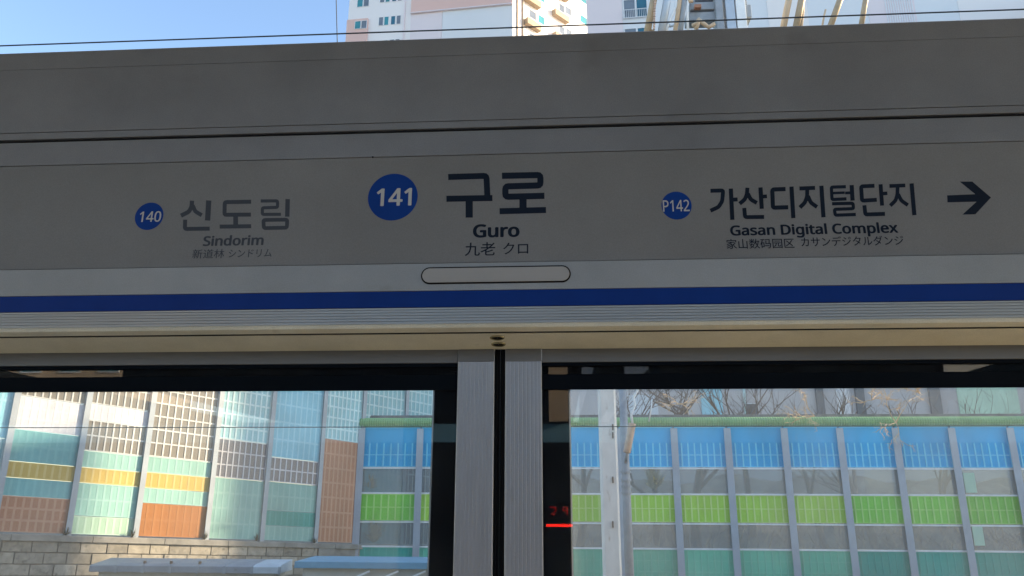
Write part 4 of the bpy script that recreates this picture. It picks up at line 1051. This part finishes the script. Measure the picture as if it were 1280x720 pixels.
# ================================================================ BUILDINGS
def prism_xy(pts, z0, z1, name, m, parent):
    n = len(pts)
    vs = [(p[0], p[1], z0) for p in pts]+[(p[0], p[1], z1) for p in pts]
    fs = [(i, (i+1) % n, (i+1) % n+n, i+n) for i in range(n)]+[tuple(range(n))[::-1], tuple(range(n, 2*n))]
    return MB().add(vs, fs).build(name, m, parent)
class Face:
    """a vertical facade through P along horizontal d; out is its outward normal"""
    def __init__(s, P, d, out):
        s.P = Vector((P.x, P.y, 0)); s.d = d.normalized(); s.n = out.normalized()
    def uz(s, px, py):
        Q = WP(px, py, s.P, s.n); return (Q-s.P).dot(s.d), Q.z
    def pt(s, u, z, o=0.0):
        return s.P+s.d*u+Vector((0, 0, z))+s.n*o
    def box(s, u0, u1, z0, z1, o0, o1, name, m, parent):
        mb = MB(); mb.slab([s.pt(u0, z0, o1), s.pt(u1, z0, o1), s.pt(u1, z1, o1), s.pt(u0, z1, o1)], s.n*(o0-o1))
        return mb.build(name, m, parent)
    def window(s, u0, u1, z0, z1, m, parent):
        w = min(abs(u1-u0), z1-z0)*.07
        a, b = min(u0, u1), max(u0, u1)
        mb = MB()
        for (p, q, r, t) in ((a-w, b+w, z0-w, z0), (a-w, b+w, z1, z1+w), (a-w, a, z0, z1), (b, b+w, z0, z1)):
            mb.slab([s.pt(p, r, .08), s.pt(q, r, .08), s.pt(q, t, .08), s.pt(p, t, .08)], s.n*(-.10))
        f = mb.build('window', M['wframe'], parent)
        pn = MB(); pn.slab([s.pt(a, z0, .03), s.pt(b, z0, .03), s.pt(b, z1, .03), s.pt(a, z1, .03)], s.n*(-.04))
        pn.build('pane', m, f)
        return f
A1 = W(641, 20, 100)
Ld = Vector((-math.sin(RAD(85)), math.cos(RAD(85)), 0)); nL = Vector((-math.cos(RAD(85)), -math.sin(RAD(85)), 0))
Rd = Vector((math.sin(RAD(42)), math.cos(RAD(42)), 0)); nR = Vector((math.cos(RAD(42)), -math.sin(RAD(42)), 0))
ap1 = empty('apartment_block', 'tall white and pink apartment tower with one sunlit side, under the blue sky', 'apartment building')
FL = Face(A1, Ld, nL); FR = Face(A1, Rd, nR)
uL = FL.uz(435.5, 20)[0]
ZT = 118
p0 = FL.pt(0, 0); p1 = FL.pt(uL, 0); p3 = FR.pt(26, 0); p2 = p1+Rd*26
prism_xy([p0, p1, p2, p3], -1.5, ZT, 'wall', M['bld_white'], ap1)
st = FL.uz(470, 0)[1]-FL.uz(470, 28.7)[1]
def fbox(F, x0, x1, y0, y1, o, name, m, parent):
    u0, za = F.uz(x0, y0); u1, zb_ = F.uz(x1, y1)
    return F.box(min(u0, u1), max(u0, u1), min(za, zb_), max(za, zb_), -.01, o, name, m, parent)
uu = lambda x, y=20: FL.uz(x, y)[0]
zL = lambda x, y: FL.uz(x, y)[1]
FL.box(uu(461), uu(435.2), 2, zL(450, 25), -.01, .35, 'pink_panel', M['bld_pink'], ap1)
FL.box(uu(640.6), uu(514), zL(514, 17.4), ZT-.5, -.01, .30, 'pink_panel', M['bld_pink'], ap1)
FL.box(uu(640.6), uu(514), zL(514, 18.6)+.0, zL(514, 17.4)-.01, -.01, .5, 'ledge', M['bld_lav'], ap1)
FL.box(uu(553), uu(514), 2, zL(514, 18.7), -.01, .12, 'lavender_panel', M['bld_lav'], ap1)
FL.box(uu(640.6), uu(553.3), 2, zL(514, 18.7), -.01, .10, 'pale_panel', M['bld_pale'], ap1)
FL.box(uu(506.4), uu(505.2), 2, ZT-1, -.01, .25, 'drainpipe', M['bld_lav'], ap1)
wz = (zL(470, 21.5), zL(470, 32))
for k in range(-6, 5):
    dz = st*k
    for (a, b, m, up_) in ((445.8, 452.4, 'win_teal', 28.2), (453.8, 460, 'win_grey', 28.2), (474.2, 479.3, 'win_grey', None), (481, 486, 'win_teal', None), (489.3, 494.2, 'win', None), (496.3, 501, 'win_grey', None)):
        if up_:
            z1_, z0_ = zL(452, 28.2), zL(452, 37.3)
        else:
            z1_, z0_ = zL(488, 20.8), zL(488, 31)
        FL.window(uu(a), uu(b), z0_+dz, z1_+dz, M[m], ap1).location = nL*(-0) + (nL*.36 if (up_ and k <= 0) else Vector((0, 0, 0)))
for k in range(-5, 4):
    dz = st*k
    for (a, b, y1_, y0_, m) in ((661.5, 669.6, 11.5, 23, 'win_grey'), (672.5, 680, 18, 32, 'win_teal'), (698.8, 705, 4, 14.5, 'win_grey'), (706.8, 713.5, 7.5, 24, 'win_grey'), (725, 733, 18, 30, 'win_teal')):
        ua, ub = FR.uz(a, 20)[0], FR.uz(b, 20)[0]
        za = FR.uz(a, y1_)[1]+dz
        FR.window(ua, ub, za-1.5, za, M[m], ap1)
    for (a, b, y0_) in ((655, 672, 24), (690, 707, 13)):
        ua, ub = FR.uz(a, 20)[0], FR.uz(b, 20)[0]
        za = FR.uz(a, y0_)[1]+dz
        FR.box(ua, ub, za-1.1, za, -.01, .9, 'balcony_box', M['acbox'], ap1)
for u in (.9, 2.2):
    FR.box(u, u+.14, 2, ZT-1, -.01, .22, 'drainpipe', M['acbox'], ap1)

A2 = W(733.5, 20, 84)
d2 = Vector((math.sin(RAD(94.5)), math.cos(RAD(94.5)), 0)); n2 = Vector((d2.y, -d2.x, 0))
ap2 = empty('apartment_block', 'pale lavender and white apartment slab filling the skyline behind the gantry', 'apartment building')
F2 = Face(A2, d2, n2)
u2 = F2.uz(1420, 20)[0]
q0 = F2.pt(0, 0); q1 = F2.pt(u2, 0); bk = Vector((.35, .94, 0))*12
prism_xy([q0, q1, q1+bk, q0+bk], -1.5, 105, 'wall', M['bld_pale'], ap2)
def f2(x0, x1, z0, z1, o, name, m):
    return F2.box(F2.uz(x0, 20)[0], F2.uz(x1, 20)[0], z0, z1, -.01, o, name, M[m], ap2)
f2(734, 778, 2, 104, .12, 'lavender_panel', 'bld_lav')
f2(1086, 1145, 2, 104, .12, 'lavender_panel', 'bld_lav')
for k in range(12):
    f2(1108+3*k, 1109.2+3*k, 2, 104, .2, 'rib', 'bld_pale')
f2(960, 1010, 2, 104, .08, 'white_panel', 'bld_white')
f2(1200, 1420, 2, 104, .08, 'white_panel', 'bld_white')
st2 = st
for k in range(-4, 4):
    for (a, b, m) in ((780.5, 794, 'win_grey'), (796.3, 809, 'win'), (1330, 1345, 'win_grey'), (1348, 1362, 'win')):
        z1_ = F2.uz(790, 0)[1]+st2*k; z0_ = F2.uz(790, 22)[1]+st2*k
        f = F2.window(F2.uz(a, 20)[0], F2.uz(b, 20)[0], z0_, z1_, M[m], ap2)
    r = MB()
    za = F2.uz(790, 13.5)[1]+st2*k; zb_ = F2.uz(790, 23.5)[1]+st2*k
    ua, ub = F2.uz(778.5, 20)[0], F2.uz(811, 20)[0]
    for z in (za, zb_):
        r.slab([F2.pt(ua, z-.04, .35), F2.pt(ub, z-.04, .35), F2.pt(ub, z+.04, .35), F2.pt(ua, z+.04, .35)], n2*-.06)
    for j in range(15):
        u = ua+(ub-ua)*j/14
        r.slab([F2.pt(u-.025, zb_, .33), F2.pt(u+.025, zb_, .33), F2.pt(u+.025, za, .33), F2.pt(u-.025, za, .33)], n2*-.04)
    r.build('balcony_rail', M['bld_pale'], ap2)

# low grey building behind the far barrier
lowb = empty('grey_building', 'low grey building behind the bare trees with pale blue and dark windows', 'building')
YL = 46.0
x0_, x1_ = W(440, 500, YL).x, W(1420, 500, YL).x
prism_xy([(x0_, YL), (x1_, YL), (x1_, YL+10), (x0_, YL+10)], -1.5, 15, 'wall', M['bld_grey'], lowb)
FLb = Face(Vector((x0_, YL, 0)), Vector((1, 0, 0)), Vector((0, -1, 0)))
def lb_(xa, xb, ya, yb, m, name='window', o=.1):
    ua, za = FLb.uz(xa, ya); ub, zb_ = FLb.uz(xb, yb)
    if name == 'window':
        return FLb.window(ua, ub, zb_, za, M[m], lowb)
    return FLb.box(ua, ub, zb_, za, -.01, o, name, M[m], lowb)
lb_(777, 824, 494, 540, 'bld_pale', 'pale_panel')
lb_(873, 904, 452, 521, 'lblue_rib', 'pale_panel', .14)
lb_(931, 947, 505, 518, 'cellb')
lb_(929, 931, 470, 520, 'pteal_rib', 'downpipe', .2)
lb_(1040, 1065, 455, 530, 'bld_white', 'pale_panel')
lb_(1190, 1280, 455, 540, 'mint2_rib', 'pale_panel', .07)
for x in (600, 655, 985, 1095, 1155, 1300):
    lb_(x, x+22, 462, 482, 'win_grey')
for x in (1022, 1072, 1165):
    lb_(x, x+2.0, 440, 540, 'cellb', 'downpipe', .22)

# unseen towers added at the right, shaped so their shade falls on the walls
def tower(x0, x1, y0, y1, h, label):
    t = empty('apartment_block', label, 'apartment building')
    e = Vector((SUN_DIR2.x, SUN_DIR2.y))*x1
    prism_xy([(x0, y0), (x0+e.x, y0+e.y), (x0+e.x, y1+e.y), (x0, y1)], -1.5, h, 'wall', M['bld_lit'], t)
    F = Face(Vector((x0, y0, 0)), Vector((0, 1, 0)), Vector((-1, 0, 0)))
    z = 3
    while z < h-3:
        u = 2
        while u < (y1-y0)-3:
            F.window(u, u+1.6, z, z+1.4, M['win_grey'], t)
            u += 3.6
        z += 3
    return t
def shade(px, py, off=0.0, X=60.0, plane=None):
    """where the ray from a wall point towards the sun meets the plane x = X"""
    P = WP(px, py, O, nW) if plane is None else plane
    k = (X-P.x)/sund.x
    return P+sund*k
tan_ = math.tan(SUN_EL)
a_edge = shade(112, 620)
a_top = shade(60, 543)
b_edge = shade(283, 600)
tower(60, 10, a_edge.y-14, a_edge.y, a_top.z, 'lower pale tower added outside the frame to shade the patchwork barrier from the right')
tower(60, 14, b_edge.y, b_edge.y+38, 62, 'taller pale tower added outside the frame to shade the barrier bays from the right')

# ================================================================ WHAT THE GLASS REFLECTS (opposite platform, behind the viewer)
def V(px, py, Y):             # real position of a thing seen mirrored in the door glass
    P = W(px, py, 2*(YD+.018)-Y)
    return Vector((P.x, Y, P.z))
op = empty('opposite_screen_wall', 'dark screen wall with blue band on the opposite platform, seen only as a reflection', 'screen door wall')
Yo = -15.5
zt2, zb2, zb1 = V(690, 527.5, Yo).z, V(690, 553, Yo).z, V(690, 560, Yo).z
MB().box(-24, 24, Yo-.19, Yo, -1.5, zt2).build('wall', M['screen'], op)
MB().box(-24, 24, Yo+.001, Yo+.03, zb2, zt2-.05).build('blue_band', M['shed_blue'], op)
MB().box(*sorted((V(686, 500, -15.4).x, V(710, 500, -15.4).x)), -15.49, -15.3, zt2, 6).build('pillar', M['cream'], op)
oc = empty('backdrop_canopy', 'dark canopy added over the opposite platform to darken the reflections in the door glass', 'canopy')  # added dark backdrop, its gaps placed to shape what the glass mirrors
def gx(px):
    return V(px, 462, -15.6).x
for (a, b) in ((-900, -60), (158, 727), (747, 780), (824, 1176), (1302, 2200)):
    MB().box(gx(a), gx(b), -34, -15.45, 4.25, 4.95).build('backdrop_bay', M['screen'], oc)
for x in (-12, -4, 4, 12):
    MB().tube([(x, -20, 0), (x, -20, 4.25)], .12, 10).build('column', M['canopy'], oc)
ld = empty('led_display', 'platform display whose red line and dim digits glow in the black door border', 'led display')
Yl = -5.4
a, b = V(672, 618, Yl), V(734, 668, Yl)
MB().box(min(a.x, b.x), max(a.x, b.x), Yl-.12, Yl-.012, min(a.z, b.z), max(a.z, b.z)).build('housing', M['rubber'], ld)
MB().tube([((a.x+b.x)/2, Yl-.07, 0), ((a.x+b.x)/2, Yl-.07, min(a.z, b.z))], .03, 10).build('stand', M['rubber'], ld)
a, b = V(682.5, 655.2, Yl), V(716, 658.6, Yl)
MB().box(min(a.x, b.x), max(a.x, b.x), Yl-.0118, Yl, min(a.z, b.z), max(a.z, b.z)).build('red_line', M['led'], ld)
def led_poly(pts, nm='digit'):
    mb = MB()
    for i in range(len(pts)-1):
        p, q = pts[i], pts[i+1]
        k = max(2, int(math.hypot(q[0]-p[0], q[1]-p[1])/1.3))
        for j in range(k):
            c = V(p[0]+(q[0]-p[0])*j/k, p[1]+(q[1]-p[1])*j/k, Yl)
            mb.box(c.x-.0055, c.x+.0055, Yl-.0118, Yl-.004, c.z-.0055, c.z+.0055)
    return mb.build(nm, M['led_dim'], ld)
led_poly([(688, 634), (694, 634), (695, 638), (690, 643), (695, 643.5)])
led_poly([(709, 638), (704, 638), (704, 634), (709, 634), (709, 645)])
for (xa, xb, yb_, zz, m, l) in ((-90, 162, -55, 30, 'cream', 'cream apartment block behind the opposite platform, a tan strip reflected at the left'), (728, 822, -60, 24, 'bld_pale', 'pale blue block behind the opposite platform, reflected above the right leaf'), (1176, 1420, -50, 26, 'bld_lit', 'white block with tinted bays behind the opposite platform, reflected at the far right')):
    t = empty('apartment_block', l, 'apartment building')
    a, b = V(xa, 500, yb_), V(xb, 500, yb_)
    MB().box(a.x, b.x, yb_-10, yb_, -1.5, zz).build('wall', M[m], t)
    F = Face(Vector((a.x, yb_, 0)), Vector((1, 0, 0)), Vector((0, 1, 0)))
    z = 2
    while z < zz-3:
        u = 1.0
        while u < (b.x-a.x)-3:
            F.window(u, u+1.7, z, z+1.5, M['win_teal'], t)
            u += 3.4
        z += 3
